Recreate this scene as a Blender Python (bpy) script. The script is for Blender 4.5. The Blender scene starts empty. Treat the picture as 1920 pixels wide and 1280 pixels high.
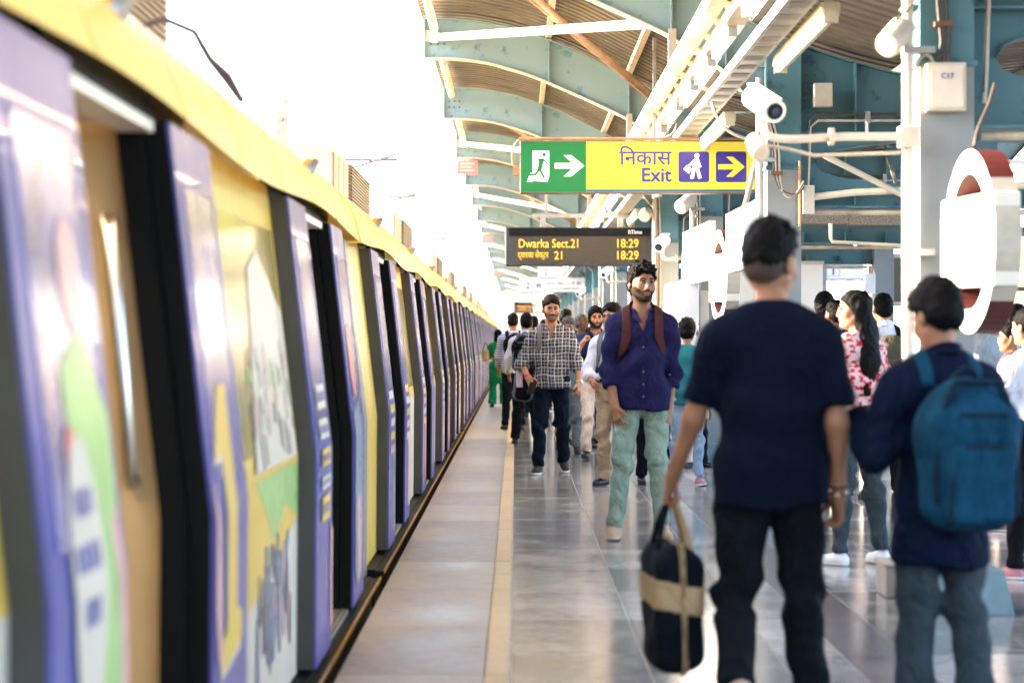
import bpy, math, random
import numpy as np
from mathutils import Vector, Matrix

random.seed(7)
rng = np.random.default_rng(11)
R = math.radians
SC = bpy.context.scene
COL = SC.collection

# ------------------------------------------------------------------ camera
FPX = 4533.0            # focal length in pixels of the 1920 px wide photograph (85 mm lens)
EYE = 1.30
cd = bpy.data.cameras.new('camera'); cam = bpy.data.objects.new('camera', cd); COL.objects.link(cam)
cam.location = (0, 0, EYE); cam.rotation_euler = (R(90), 0, 0)
cd.sensor_width = 36.0; cd.lens = 85.0
cd.shift_x = -7 / 1920; cd.shift_y = -3 / 1920
cd.clip_start = 0.1; cd.clip_end = 3000
cd.dof.use_dof = True; cd.dof.focus_distance = 21.0; cd.dof.aperture_fstop = 2.8; cd.dof.aperture_blades = 9
SC.camera = cam

# ------------------------------------------------------------------ sky and sun
SUN_EL, SUN_AZ = 19.0, -84.0      # degrees; azimuth from +Y towards +X (the sun stands low to the left)
w = bpy.data.worlds.new('World'); SC.world = w; w.use_nodes = True
nt = w.node_tree; bg = nt.nodes['Background']
sky = nt.nodes.new('ShaderNodeTexSky'); sky.sky_type = 'NISHITA'; sky.sun_disc = False
sky.sun_elevation = R(SUN_EL); sky.sun_rotation = R(SUN_AZ)
sky.air_density = 0.7; sky.dust_density = 2.5; sky.ozone_density = 1.0
nt.links.new(sky.outputs[0], bg.inputs[0]); bg.inputs[1].default_value = 0.15
sd = bpy.data.lights.new('sun', 'SUN'); sun = bpy.data.objects.new('sun', sd); COL.objects.link(sun)
sd.energy = 3.0; sd.angle = R(0.5); sd.color = (1.0, 0.84, 0.62)
el, az = R(SUN_EL), R(SUN_AZ)
sdir = Vector((math.sin(az) * math.cos(el), math.cos(az) * math.cos(el), math.sin(el)))
sun.rotation_euler = (-sdir).to_track_quat('-Z', 'Y').to_euler()
SC.view_settings.view_transform = 'Standard'; SC.view_settings.look = 'None'
SC.view_settings.gamma = 1.0; SC.view_settings.use_curve_mapping = False
SC.view_settings.exposure = 3.55
SC.cycles.use_denoising = True
SC.cycles.max_bounces = 8; SC.cycles.diffuse_bounces = 5; SC.cycles.glossy_bounces = 4
SC.cycles.transmission_bounces = 4; SC.cycles.volume_bounces = 1
SC.cycles.caustics_reflective = False; SC.cycles.caustics_refractive = False
SC.cycles.sample_clamp_indirect = 8.0

# ------------------------------------------------------------------ materials
def sock(n, *names):
    for k in names:
        if k in n.inputs: return n.inputs[k]
MATS = {}
def mat(name, col, rough=0.6, metal=0.0, var=0.0, vscale=4.0, col2=None, bump=0.0, bscale=60.0, emit=0.0,
        ecol=None, spec=0.5, thr=None, stretch=None, coat=0.0):
    if name in MATS: return MATS[name]
    m = bpy.data.materials.new(name); m.use_nodes = True; MATS[name] = m
    N, L = m.node_tree.nodes, m.node_tree.links
    b = N['Principled BSDF']
    c = (col[0], col[1], col[2], 1)
    b.inputs['Base Color'].default_value = c
    b.inputs['Roughness'].default_value = rough; b.inputs['Metallic'].default_value = metal
    s = sock(b, 'Specular IOR Level', 'Specular'); s.default_value = spec
    if coat: b.inputs['Coat Weight'].default_value = coat
    tc = N.new('ShaderNodeTexCoord'); src = tc.outputs['Object']
    if stretch:
        mp = N.new('ShaderNodeMapping'); mp.inputs['Scale'].default_value = stretch
        L.new(src, mp.inputs[0]); src = mp.outputs[0]
    if var or col2:
        nz = N.new('ShaderNodeTexNoise'); nz.inputs['Scale'].default_value = vscale; nz.inputs['Detail'].default_value = 5
        nz.inputs['Roughness'].default_value = 0.62
        L.new(src, nz.inputs['Vector'])
        rp = N.new('ShaderNodeValToRGB')
        a = (thr or (0.32, 0.68))
        rp.color_ramp.elements[0].position = a[0]; rp.color_ramp.elements[1].position = a[1]
        k2 = col2 if col2 else tuple(max(0, x * (1 - var)) for x in col)
        k1 = col if col2 else tuple(min(1, x * (1 + var)) for x in col)
        rp.color_ramp.elements[0].color = (*k1, 1); rp.color_ramp.elements[1].color = (*k2, 1)
        L.new(nz.outputs['Fac'], rp.inputs[0]); L.new(rp.outputs[0], b.inputs['Base Color'])
        mr = N.new('ShaderNodeMapRange'); mr.inputs['To Min'].default_value = max(0.02, rough - 0.1); mr.inputs['To Max'].default_value = min(1, rough + 0.12)
        L.new(nz.outputs['Fac'], mr.inputs[0]); L.new(mr.outputs[0], b.inputs['Roughness'])
    if bump:
        bn = N.new('ShaderNodeTexNoise'); bn.inputs['Scale'].default_value = bscale; bn.inputs['Detail'].default_value = 4
        L.new(src, bn.inputs['Vector'])
        bp = N.new('ShaderNodeBump'); bp.inputs['Strength'].default_value = bump; bp.inputs['Distance'].default_value = 0.01
        L.new(bn.outputs['Fac'], bp.inputs['Height']); L.new(bp.outputs[0], b.inputs['Normal'])
    if emit:
        ec = ecol or col
        b.inputs['Emission Color'].default_value = (*ec, 1); b.inputs['Emission Strength'].default_value = emit
    return m

def fabric(name, col, bump=0.35, bscale=26.0, var=0.16, rough=0.85):
    if name in MATS: return MATS[name]
    m = mat(name, col, rough, var=var, vscale=7, spec=0.10); crease(m, bump); return m
def crease(m, amt=0.35):
    """soft folds: warped noise bump at two sizes plus a fine weave"""
    N, L = m.node_tree.nodes, m.node_tree.links; b = N['Principled BSDF']
    tc = N.new('ShaderNodeTexCoord'); mp = N.new('ShaderNodeMapping'); mp.inputs['Scale'].default_value = (1.0, 1.0, 0.75); mp.inputs['Rotation'].default_value = (0.2, 0.35, 0.1)
    L.new(tc.outputs['Object'], mp.inputs[0])
    prev = None
    for sc, st, ds, dist in ((7.0, amt * 1.5, 0.06, 1.6), (19.0, amt, 0.02, 1.2), (240.0, 0.10, 0.002, 0.0)):
        n = N.new('ShaderNodeTexNoise'); n.inputs['Scale'].default_value = sc; n.inputs['Detail'].default_value = 2; n.inputs['Distortion'].default_value = dist
        L.new(mp.outputs[0], n.inputs['Vector'])
        bp = N.new('ShaderNodeBump'); bp.inputs['Strength'].default_value = min(1, st); bp.inputs['Distance'].default_value = ds
        L.new(n.outputs['Fac'], bp.inputs['Height'])
        if prev: L.new(prev.outputs[0], bp.inputs['Normal'])
        prev = bp
    L.new(prev.outputs[0], b.inputs['Normal'])

def math_node(N, L, op, a, b=None):
    n = N.new('ShaderNodeMath'); n.operation = op
    for i, x in enumerate((a, b)):
        if x is None: continue
        if isinstance(x, (int, float)): n.inputs[i].default_value = x
        else: L.new(x, n.inputs[i])
    return n.outputs[0]
def mixc(N, L, fac, a, b):
    n = N.new('ShaderNodeMix'); n.data_type = 'RGBA'
    for i, x in ((0, fac), (6, a), (7, b)):
        if isinstance(x, (int, float)): n.inputs[i].default_value = x
        elif isinstance(x, tuple): n.inputs[i].default_value = (*x[:3], 1)
        else: L.new(x, n.inputs[i])
    return n.outputs[2]
def line_mask(N, L, coord, period, width, phase=0.0):
    a = math_node(N, L, 'ADD', coord, phase + 50.0 * period)
    md = math_node(N, L, 'MODULO', a, period)
    return math_node(N, L, 'LESS_THAN', md, width)

def plaid():
    m = mat('plaid_cloth', (0.012, 0.013, 0.035), 0.85, spec=0.2)
    N, L = m.node_tree.nodes, m.node_tree.links; b = N['Principled BSDF']
    tc = N.new('ShaderNodeTexCoord'); sx = N.new('ShaderNodeSeparateXYZ')
    nz = N.new('ShaderNodeTexNoise'); nz.inputs['Scale'].default_value = 5.0
    L.new(tc.outputs['Object'], nz.inputs['Vector'])
    vm = N.new('ShaderNodeVectorMath'); vm.operation = 'MULTIPLY_ADD'; vm.inputs[1].default_value = (0.05, 0.05, 0.05)
    L.new(nz.outputs['Color'], vm.inputs[0]); L.new(tc.outputs['Object'], vm.inputs[2]); L.new(vm.outputs[0], sx.inputs[0])
    x, z = sx.outputs[0], sx.outputs[2]
    base = (0.012, 0.013, 0.035)
    band = math_node(N, L, 'MAXIMUM', line_mask(N, L, x, 0.066, 0.022, 0.02), line_mask(N, L, z, 0.070, 0.024, 0.02))
    c = mixc(N, L, math_node(N, L, 'MULTIPLY', band, 0.55), base, (0.10, 0.095, 0.07))
    wl = math_node(N, L, 'MAXIMUM', line_mask(N, L, x, 0.066, 0.0075), line_mask(N, L, z, 0.070, 0.0075))
    c = mixc(N, L, math_node(N, L, 'MULTIPLY', wl, 0.65), c, (0.58, 0.55, 0.56))
    wl2 = math_node(N, L, 'MAXIMUM', line_mask(N, L, x, 0.066, 0.004, 0.033), line_mask(N, L, z, 0.070, 0.004, 0.035))
    c = mixc(N, L, math_node(N, L, 'MULTIPLY', wl2, 0.7), c, (0.5, 0.46, 0.36))
    L.new(c, b.inputs['Base Color']); crease(m, 0.25); return m
def stripes():
    m = mat('striped_cloth', (0.5, 0.55, 0.7), 0.85, spec=0.2)
    N, L = m.node_tree.nodes, m.node_tree.links; b = N['Principled BSDF']
    tc = N.new('ShaderNodeTexCoord'); sx = N.new('ShaderNodeSeparateXYZ'); L.new(tc.outputs['Object'], sx.inputs[0])
    c = mixc(N, L, line_mask(N, L, sx.outputs[2], 0.034, 0.015), (0.55, 0.6, 0.72), (0.09, 0.13, 0.32))
    L.new(c, b.inputs['Base Color']); crease(m, 0.25); return m
def floral():
    m = mat('red_floral_cloth', (0.5, 0.1, 0.12), 0.85, spec=0.2)
    N, L = m.node_tree.nodes, m.node_tree.links; b = N['Principled BSDF']
    tc = N.new('ShaderNodeTexCoord')
    mp = N.new('ShaderNodeMapping'); mp.inputs['Scale'].default_value = (1, 1, 1.6); L.new(tc.outputs['Object'], mp.inputs[0])
    nz = N.new('ShaderNodeTexNoise'); nz.inputs['Scale'].default_value = 26; nz.inputs['Detail'].default_value = 3; L.new(mp.outputs[0], nz.inputs['Vector'])
    rp = N.new('ShaderNodeValToRGB'); e = rp.color_ramp.elements
    e[0].position = 0.38; e[0].color = (0.36, 0.012, 0.03, 1); e[1].position = 0.56; e[1].color = (0.62, 0.42, 0.46, 1)
    k = e.new(0.45); k.color = (0.50, 0.06, 0.08, 1); k = e.new(0.50); k.color = (0.62, 0.42, 0.36, 1)
    L.new(nz.outputs['Fac'], rp.inputs[0]); L.new(rp.outputs[0], b.inputs['Base Color']); crease(m, 0.25); return m
def dotted():
    m = mat('white_dotted_cloth', (0.75, 0.7, 0.68), 0.85, spec=0.2)
    N, L = m.node_tree.nodes, m.node_tree.links; b = N['Principled BSDF']
    tc = N.new('ShaderNodeTexCoord'); v = N.new('ShaderNodeTexVoronoi'); v.inputs['Scale'].default_value = 24; L.new(tc.outputs['Object'], v.inputs['Vector'])
    c = mixc(N, L, math_node(N, L, 'LESS_THAN', v.outputs['Distance'], 0.2), (0.75, 0.7, 0.68), (0.3, 0.05, 0.09))
    L.new(c, b.inputs['Base Color']); crease(m, 0.25); return m

# ------------------------------------------------------------------ mesh builder
def tag(o, label=None, cat=None, group=None, kind=None):
    if label: o['label'] = label
    if cat: o['category'] = cat
    if group: o['group'] = group
    if kind: o['kind'] = kind
    return o
def empty(name, loc=(0, 0, 0), rz=0.0, label=None, cat=None, group=None):
    o = bpy.data.objects.new(name, None); COL.objects.link(o); o.location = loc; o.rotation_euler = (0, 0, rz)
    o.empty_display_size = 0.1
    return tag(o, label, cat, group)
def mesh_obj(name, verts, faces, mats, parent=None, smooth=False, idx=None, bevel=0.0, auto=None):
    me = bpy.data.meshes.new(name); me.from_pydata(verts, [], faces)
    if not isinstance(mats, (list, tuple)): mats = [mats]
    for m in mats: me.materials.append(m)
    if idx is not None: me.polygons.foreach_set('material_index', idx)
    if smooth: me.polygons.foreach_set('use_smooth', [True] * len(me.polygons))
    me.update()
    o = bpy.data.objects.new(name, me); COL.objects.link(o)
    if parent: o.parent = parent
    if auto is not None and smooth:
        try: me.set_sharp_from_angle(angle=R(auto))
        except Exception: pass
    if bevel:
        md = o.modifiers.new('bevel', 'BEVEL'); md.width = bevel; md.segments = 2; md.limit_method = 'ANGLE'
    return o

class MB:
    def __init__(s): s.v = []; s.f = []; s.m = []; s.mi = 0
    def add(s, vs, fs):
        k = len(s.v); s.v += [tuple(p) for p in vs]
        for f in fs: s.f.append(tuple(i + k for i in f)); s.m.append(s.mi)
    def box(s, x0, x1, y0, y1, z0, z1):
        if x0 > x1: x0, x1 = x1, x0
        if y0 > y1: y0, y1 = y1, y0
        if z0 > z1: z0, z1 = z1, z0
        s.add([(x0, y0, z0), (x1, y0, z0), (x1, y1, z0), (x0, y1, z0), (x0, y0, z1), (x1, y0, z1), (x1, y1, z1), (x0, y1, z1)],
              [(0, 3, 2, 1), (4, 5, 6, 7), (0, 1, 5, 4), (1, 2, 6, 5), (2, 3, 7, 6), (3, 0, 4, 7)])
        return s
    def prism(s, pts, axis, a, b):
        """closed polygon pts (two coordinates) swept along axis from a to b; axis y: pts=(x,z); x: (y,z); z: (x,y)"""
        def P(p, t):
            return (p[0], t, p[1]) if axis == 'y' else ((t, p[0], p[1]) if axis == 'x' else (p[0], p[1], t))
        n = len(pts); vs = [P(p, a) for p in pts] + [P(p, b) for p in pts]
        area = sum(pts[i][0] * pts[(i + 1) % n][1] - pts[(i + 1) % n][0] * pts[i][1] for i in range(n))
        flip = (area > 0) != (b > a)
        if axis == 'y': flip = not flip
        fs = [tuple(range(n)), tuple(range(2 * n - 1, n - 1, -1))] + [(i, i + n, (i + 1) % n + n, (i + 1) % n) for i in range(n)]
        if not flip: fs = [tuple(reversed(f)) for f in fs]
        s.add(vs, fs); return s
    def tube(s, pts, r, n=10, caps=True):
        pts = [Vector(p) for p in pts]; rings = []
        rs = r if isinstance(r, (list, tuple)) else [r] * len(pts)
        prev = None
        for i, p in enumerate(pts):
            d = (pts[min(i + 1, len(pts) - 1)] - pts[max(i - 1, 0)]).normalized()
            if prev is None:
                u = d.orthogonal().normalized()
            else:
                u = (prev - d * prev.dot(d)); u = u.normalized() if u.length > 1e-6 else d.orthogonal().normalized()
            prev = u; v = d.cross(u)
            rings.append([p + (u * math.cos(2 * math.pi * k / n) + v * math.sin(2 * math.pi * k / n)) * rs[i] for k in range(n)])
        vs = [q for rg in rings for q in rg]; fs = []
        for i in range(len(rings) - 1):
            for k in range(n):
                k2 = (k + 1) % n
                fs.append((i * n + k, i * n + k2, (i + 1) * n + k2, (i + 1) * n + k))
        if caps:
            fs.append(tuple(range(n - 1, -1, -1))); fs.append(tuple((len(rings) - 1) * n + k for k in range(n)))
        s.add(vs, fs); return s
    def bar(s, a, b, wx, wz):
        """rectangular bar between two points"""
        a, b = Vector(a), Vector(b); d = (b - a).normalized()
        up = Vector((0, 0, 1)) if abs(d.z) < 0.9 else Vector((0, 1, 0))
        u = d.cross(up).normalized(); v = u.cross(d)
        vs = [p + u * i * wx / 2 + v * j * wz / 2 for p in (a, b) for i, j in ((-1, -1), (1, -1), (1, 1), (-1, 1))]
        s.add(vs, [(0, 1, 2, 3), (7, 6, 5, 4), (0, 4, 5, 1), (1, 5, 6, 2), (2, 6, 7, 3), (3, 7, 4, 0)]); return s
    def build(s, name, mats, parent=None, smooth=False, bevel=0.0, auto=35):
        return mesh_obj(name, s.v, s.f, mats, parent, smooth, s.m, bevel, auto)

def bez(p0, p1, p2, p3, n=10):
    out = []
    for i in range(n + 1):
        t = i / n; a = (1 - t) ** 3; b = 3 * t * (1 - t) ** 2; c = 3 * t * t * (1 - t); d = t ** 3
        out.append(tuple(a * p0[k] + b * p1[k] + c * p2[k] + d * p3[k] for k in range(3)))
    return out

def text(name, body, size, loc, rot, material, parent=None, extrude=0.0015, ax='LEFT', width=None, bold=0.012):
    cu = bpy.data.curves.new(name, 'FONT'); cu.body = body; cu.size = size; cu.extrude = extrude
    cu.align_x = ax; cu.align_y = 'BOTTOM_BASELINE'; cu.resolution_u = 3; cu.offset = size * bold
    cu.materials.append(material)
    o = bpy.data.objects.new(name, cu); COL.objects.link(o); o.location = loc; o.rotation_euler = rot
    if parent: o.parent = parent
    if width: o.scale = (width, 1, 1)
    return o
def copy_tree(o, parent=None, **kw):
    c = o.copy(); COL.objects.link(c)
    if parent: c.parent = parent; c.matrix_parent_inverse = o.matrix_parent_inverse
    for ch in list(o.children): copy_tree(ch, c)
    return c
# ------------------------------------------------------------------ soft bodies: implicit shapes meshed as one continuous surface
def axis(lo, hi, h, fine=()):
    out = [lo]
    while out[-1] < hi:
        x = out[-1]; st = h
        for a, b, hf in fine:
            if a - h < x < b: st = min(st, hf)
        out.append(x + st)
    return np.array(out, np.float32)

class Fld:
    def __init__(s, xs, ys, zs):
        s.ax = (xs, ys, zs); s.D = np.full((len(xs), len(ys), len(zs)), 5.0, np.float32)
        s.h = max(float(np.max(np.diff(a))) for a in s.ax)
    def sub(s, lo, hi):
        sl = tuple(slice(max(0, int(np.searchsorted(a, l)) - 1), min(len(a), int(np.searchsorted(a, h)) + 1)) for a, l, h in zip(s.ax, lo, hi))
        X = s.ax[0][sl[0]][:, None, None]; Y = s.ax[1][sl[1]][None, :, None]; Z = s.ax[2][sl[2]][None, None, :]
        return sl, X, Y, Z
    def mn(s, sl, d, k):
        A = s.D[sl]
        if k > 0:
            h = np.maximum(k - np.abs(A - d), 0) / k
            s.D[sl] = np.minimum(A, d) - h * h * k * 0.25
        else: s.D[sl] = np.minimum(A, d)
    def mx(s, d): s.D = np.maximum(s.D, d)
    def cap(s, a, b, ra, rb=None, k=0.02, flat=None, cutb=False, cuta=False):
        """tapered limb from a to b; flat=(dir, factor) squashes it along dir; cutb ends it in a flat cut at b"""
        rb = ra if rb is None else rb; a = np.array(a, float); b = np.array(b, float)
        if s.D.size == 0: return
        m = max(ra, rb) * 1.05 + k + 2.5 * s.h
        sl, X, Y, Z = s.sub(np.minimum(a, b) - m, np.maximum(a, b) + m)
        if any(q.stop <= q.start for q in sl): return
        ba = b - a; L2 = max(float(ba @ ba), 1e-9)
        px, py, pz = X - a[0], Y - a[1], Z - a[2]
        t = (px * ba[0] + py * ba[1] + pz * ba[2]) / L2
        tc = np.clip(t, 0, 1)
        qx, qy, qz = px - tc * ba[0], py - tc * ba[1], pz - tc * ba[2]
        q2 = qx * qx + qy * qy + qz * qz
        f = 1.0
        if flat is not None:
            dv, f = np.array(flat[0], float), flat[1]; dv = dv / np.linalg.norm(dv)
            w_ = qx * dv[0] + qy * dv[1] + qz * dv[2]
            q2 = q2 + w_ * w_ * (1 / (f * f) - 1)
        d = (np.sqrt(np.maximum(q2, 1e-12)) - (ra + tc * (rb - ra))) * min(1.0, (1 + f) / 2)
        L = math.sqrt(L2)
        if cutb: d = np.maximum(d, (t - 1) * L)
        if cuta: d = np.maximum(d, -t * L)
        s.mn(sl, d.astype(np.float32), k)
    def ell(s, c, r, k=0.03, M=None, neg=False):
        c = np.array(c, float); r = np.array(r, float); m = float(max(r)) + k + 2.5 * s.h
        sl, X, Y, Z = s.sub(c - m, c + m)
        if any(q.stop <= q.start for q in sl): return
        px, py, pz = X - c[0], Y - c[1], Z - c[2]
        if M is not None:
            M = np.array(M)   # columns are the local axes
            px, py, pz = (px * M[0, 0] + py * M[1, 0] + pz * M[2, 0], px * M[0, 1] + py * M[1, 1] + pz * M[2, 1], px * M[0, 2] + py * M[1, 2] + pz * M[2, 2])
        k0 = np.sqrt((px / r[0]) ** 2 + (py / r[1]) ** 2 + (pz / r[2]) ** 2)
        k1 = np.sqrt((px / r[0] ** 2) ** 2 + (py / r[1] ** 2) ** 2 + (pz / r[2] ** 2) ** 2)
        d = (k0 * (k0 - 1) / np.maximum(k1, 1e-6)).astype(np.float32)
        d = np.where(k1 < 1e-5, -float(min(r)), d).astype(np.float32)
        if neg:
            A = s.D[sl]; h = np.maximum(k - np.abs(A + d), 0) / max(k, 1e-6)
            s.D[sl] = np.maximum(A, -d) + h * h * k * 0.25
        else: s.mn(sl, d, k)
    def rbox(s, c, hs, r, k=0.0, M=None):
        c = np.array(c, float); hs = np.array(hs, float); m = float(np.linalg.norm(hs)) + k + 2.5 * s.h
        sl, X, Y, Z = s.sub(c - m, c + m)
        if any(q.stop <= q.start for q in sl): return
        px, py, pz = X - c[0], Y - c[1], Z - c[2]
        if M is not None:
            M = np.array(M)
            px, py, pz = (px * M[0, 0] + py * M[1, 0] + pz * M[2, 0], px * M[0, 1] + py * M[1, 1] + pz * M[2, 1], px * M[0, 2] + py * M[1, 2] + pz * M[2, 2])
        qx, qy, qz = np.abs(px) - hs[0] + r, np.abs(py) - hs[1] + r, np.abs(pz) - hs[2] + r
        d = np.sqrt(np.maximum(qx, 0) ** 2 + np.maximum(qy, 0) ** 2 + np.maximum(qz, 0) ** 2) + np.minimum(np.maximum(np.maximum(qx, qy), qz), 0) - r
        s.mn(sl, d.astype(np.float32), k)
    def grid(s):
        return s.ax[0][:, None, None], s.ax[1][None, :, None], s.ax[2][None, None, :]
    def folds(s, amp, seed, fz=40.0, fx=14.0, z0=None, zw=0.2):
        """cloth creases: warped sine ripples, stronger near the heights in z0"""
        g = np.random.default_rng(seed); X, Y, Z = s.grid()
        p = g.uniform(0, 6.28, 6)
        wv = (np.sin(fz * Z + 2.1 * np.sin(fx * X + p[0]) + 1.7 * np.sin(fx * 1.3 * Y + p[1]) + p[2]) * 0.6
              + np.sin(fz * 0.53 * Z - fx * 1.4 * X + 1.5 * np.sin(fx * Y + p[3]) + p[4]) * 0.6
              + np.sin(fz * 0.3 * Z + fx * 1.9 * X + fx * Y + p[5]) * 0.5)
        if z0 is not None:
            mk = 0.35
            for z in z0: mk = mk + np.exp(-((Z - z) / zw) ** 2)
            wv = wv * mk
        s.D = s.D + (amp * wv).astype(np.float32)
    def mesh(s):
        D = s.D; I = D < 0
        nx, ny, nz = D.shape
        cnt = np.zeros((nx - 1, ny - 1, nz - 1), np.int8)
        for i in (0, 1):
            for j in (0, 1):
                for k in (0, 1): cnt += I[i:nx - 1 + i, j:ny - 1 + j, k:nz - 1 + k]
        act = (cnt > 0) & (cnt < 8)
        ci = np.argwhere(act)
        if len(ci) == 0: return np.zeros((0, 3)), []
        idm = np.full(act.shape, -1, np.int64); idm[act] = np.arange(len(ci))
        offs = np.array([(i, j, k) for i in (0, 1) for j in (0, 1) for k in (0, 1)])
        vals = np.stack([D[ci[:, 0] + o[0], ci[:, 1] + o[1], ci[:, 2] + o[2]] for o in offs], 1)
        pos = np.stack([np.stack([s.ax[a][ci[:, a] + o[a]] for a in range(3)], 1) for o in offs], 1).astype(np.float64)
        acc = np.zeros((len(ci), 3)); n = np.zeros(len(ci))
        for a in range(8):
            for b in range(a + 1, 8):
                if np.abs(offs[a] - offs[b]).sum() != 1: continue
                mk = (vals[:, a] < 0) != (vals[:, b] < 0)
                va, vb = vals[mk, a], vals[mk, b]; t = (va / (va - vb))[:, None]
                acc[mk] += pos[mk, a] * (1 - t) + pos[mk, b] * t; n[mk] += 1
        V = acc / n[:, None]; F = []
        for a in range(3):
            lo = [slice(None)] * 3; hi = [slice(None)] * 3; lo[a] = slice(0, -1); hi[a] = slice(1, None)
            E = np.argwhere(I[tuple(lo)] != I[tuple(hi)])
            b, c = (a + 1) % 3, (a + 2) % 3
            ok = (E[:, b] > 0) & (E[:, c] > 0) & (E[:, b] < D.shape[b] - 1) & (E[:, c] < D.shape[c] - 1)
            E = E[ok]
            if len(E) == 0: continue
            def cell(db, dc):
                q = E.copy(); q[:, b] += db; q[:, c] += dc; return idm[q[:, 0], q[:, 1], q[:, 2]]
            q = np.stack([cell(-1, -1), cell(0, -1), cell(0, 0), cell(-1, 0)], 1)
            ins = I[E[:, 0], E[:, 1], E[:, 2]]
            q[~ins] = q[~ins][:, ::-1]
            F.append(q)
        return V, np.concatenate(F)
    def build(s, name, m, parent=None):
        V, F = s.mesh(); me = bpy.data.meshes.new(name)
        if len(V):
            me.vertices.add(len(V)); me.vertices.foreach_set('co', V.astype(np.float32).ravel())
            me.loops.add(F.size); me.loops.foreach_set('vertex_index', F.ravel().astype(np.int32))
            me.polygons.add(len(F)); me.polygons.foreach_set('loop_start', np.arange(0, F.size, 4, dtype=np.int32))
            try: me.polygons.foreach_set('loop_total', np.full(len(F), 4, np.int32))
            except Exception: pass
            me.polygons.foreach_set('use_smooth', np.ones(len(F), bool)); me.update(calc_edges=True); me.validate()
        me.materials.append(m)
        o = bpy.data.objects.new(name, me); COL.objects.link(o)
        if parent: o.parent = parent
        return o

def rotx(a): c, s_ = math.cos(a), math.sin(a); return np.array([[1, 0, 0], [0, c, -s_], [0, s_, c]])
def roty(a): c, s_ = math.cos(a), math.sin(a); return np.array([[c, 0, s_], [0, 1, 0], [-s_, 0, c]])
def rotz(a): c, s_ = math.cos(a), math.sin(a); return np.array([[c, -s_, 0], [s_, c, 0], [0, 0, 1]])
def nrm(v): v = np.array(v, float); return v / np.linalg.norm(v)

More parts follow.
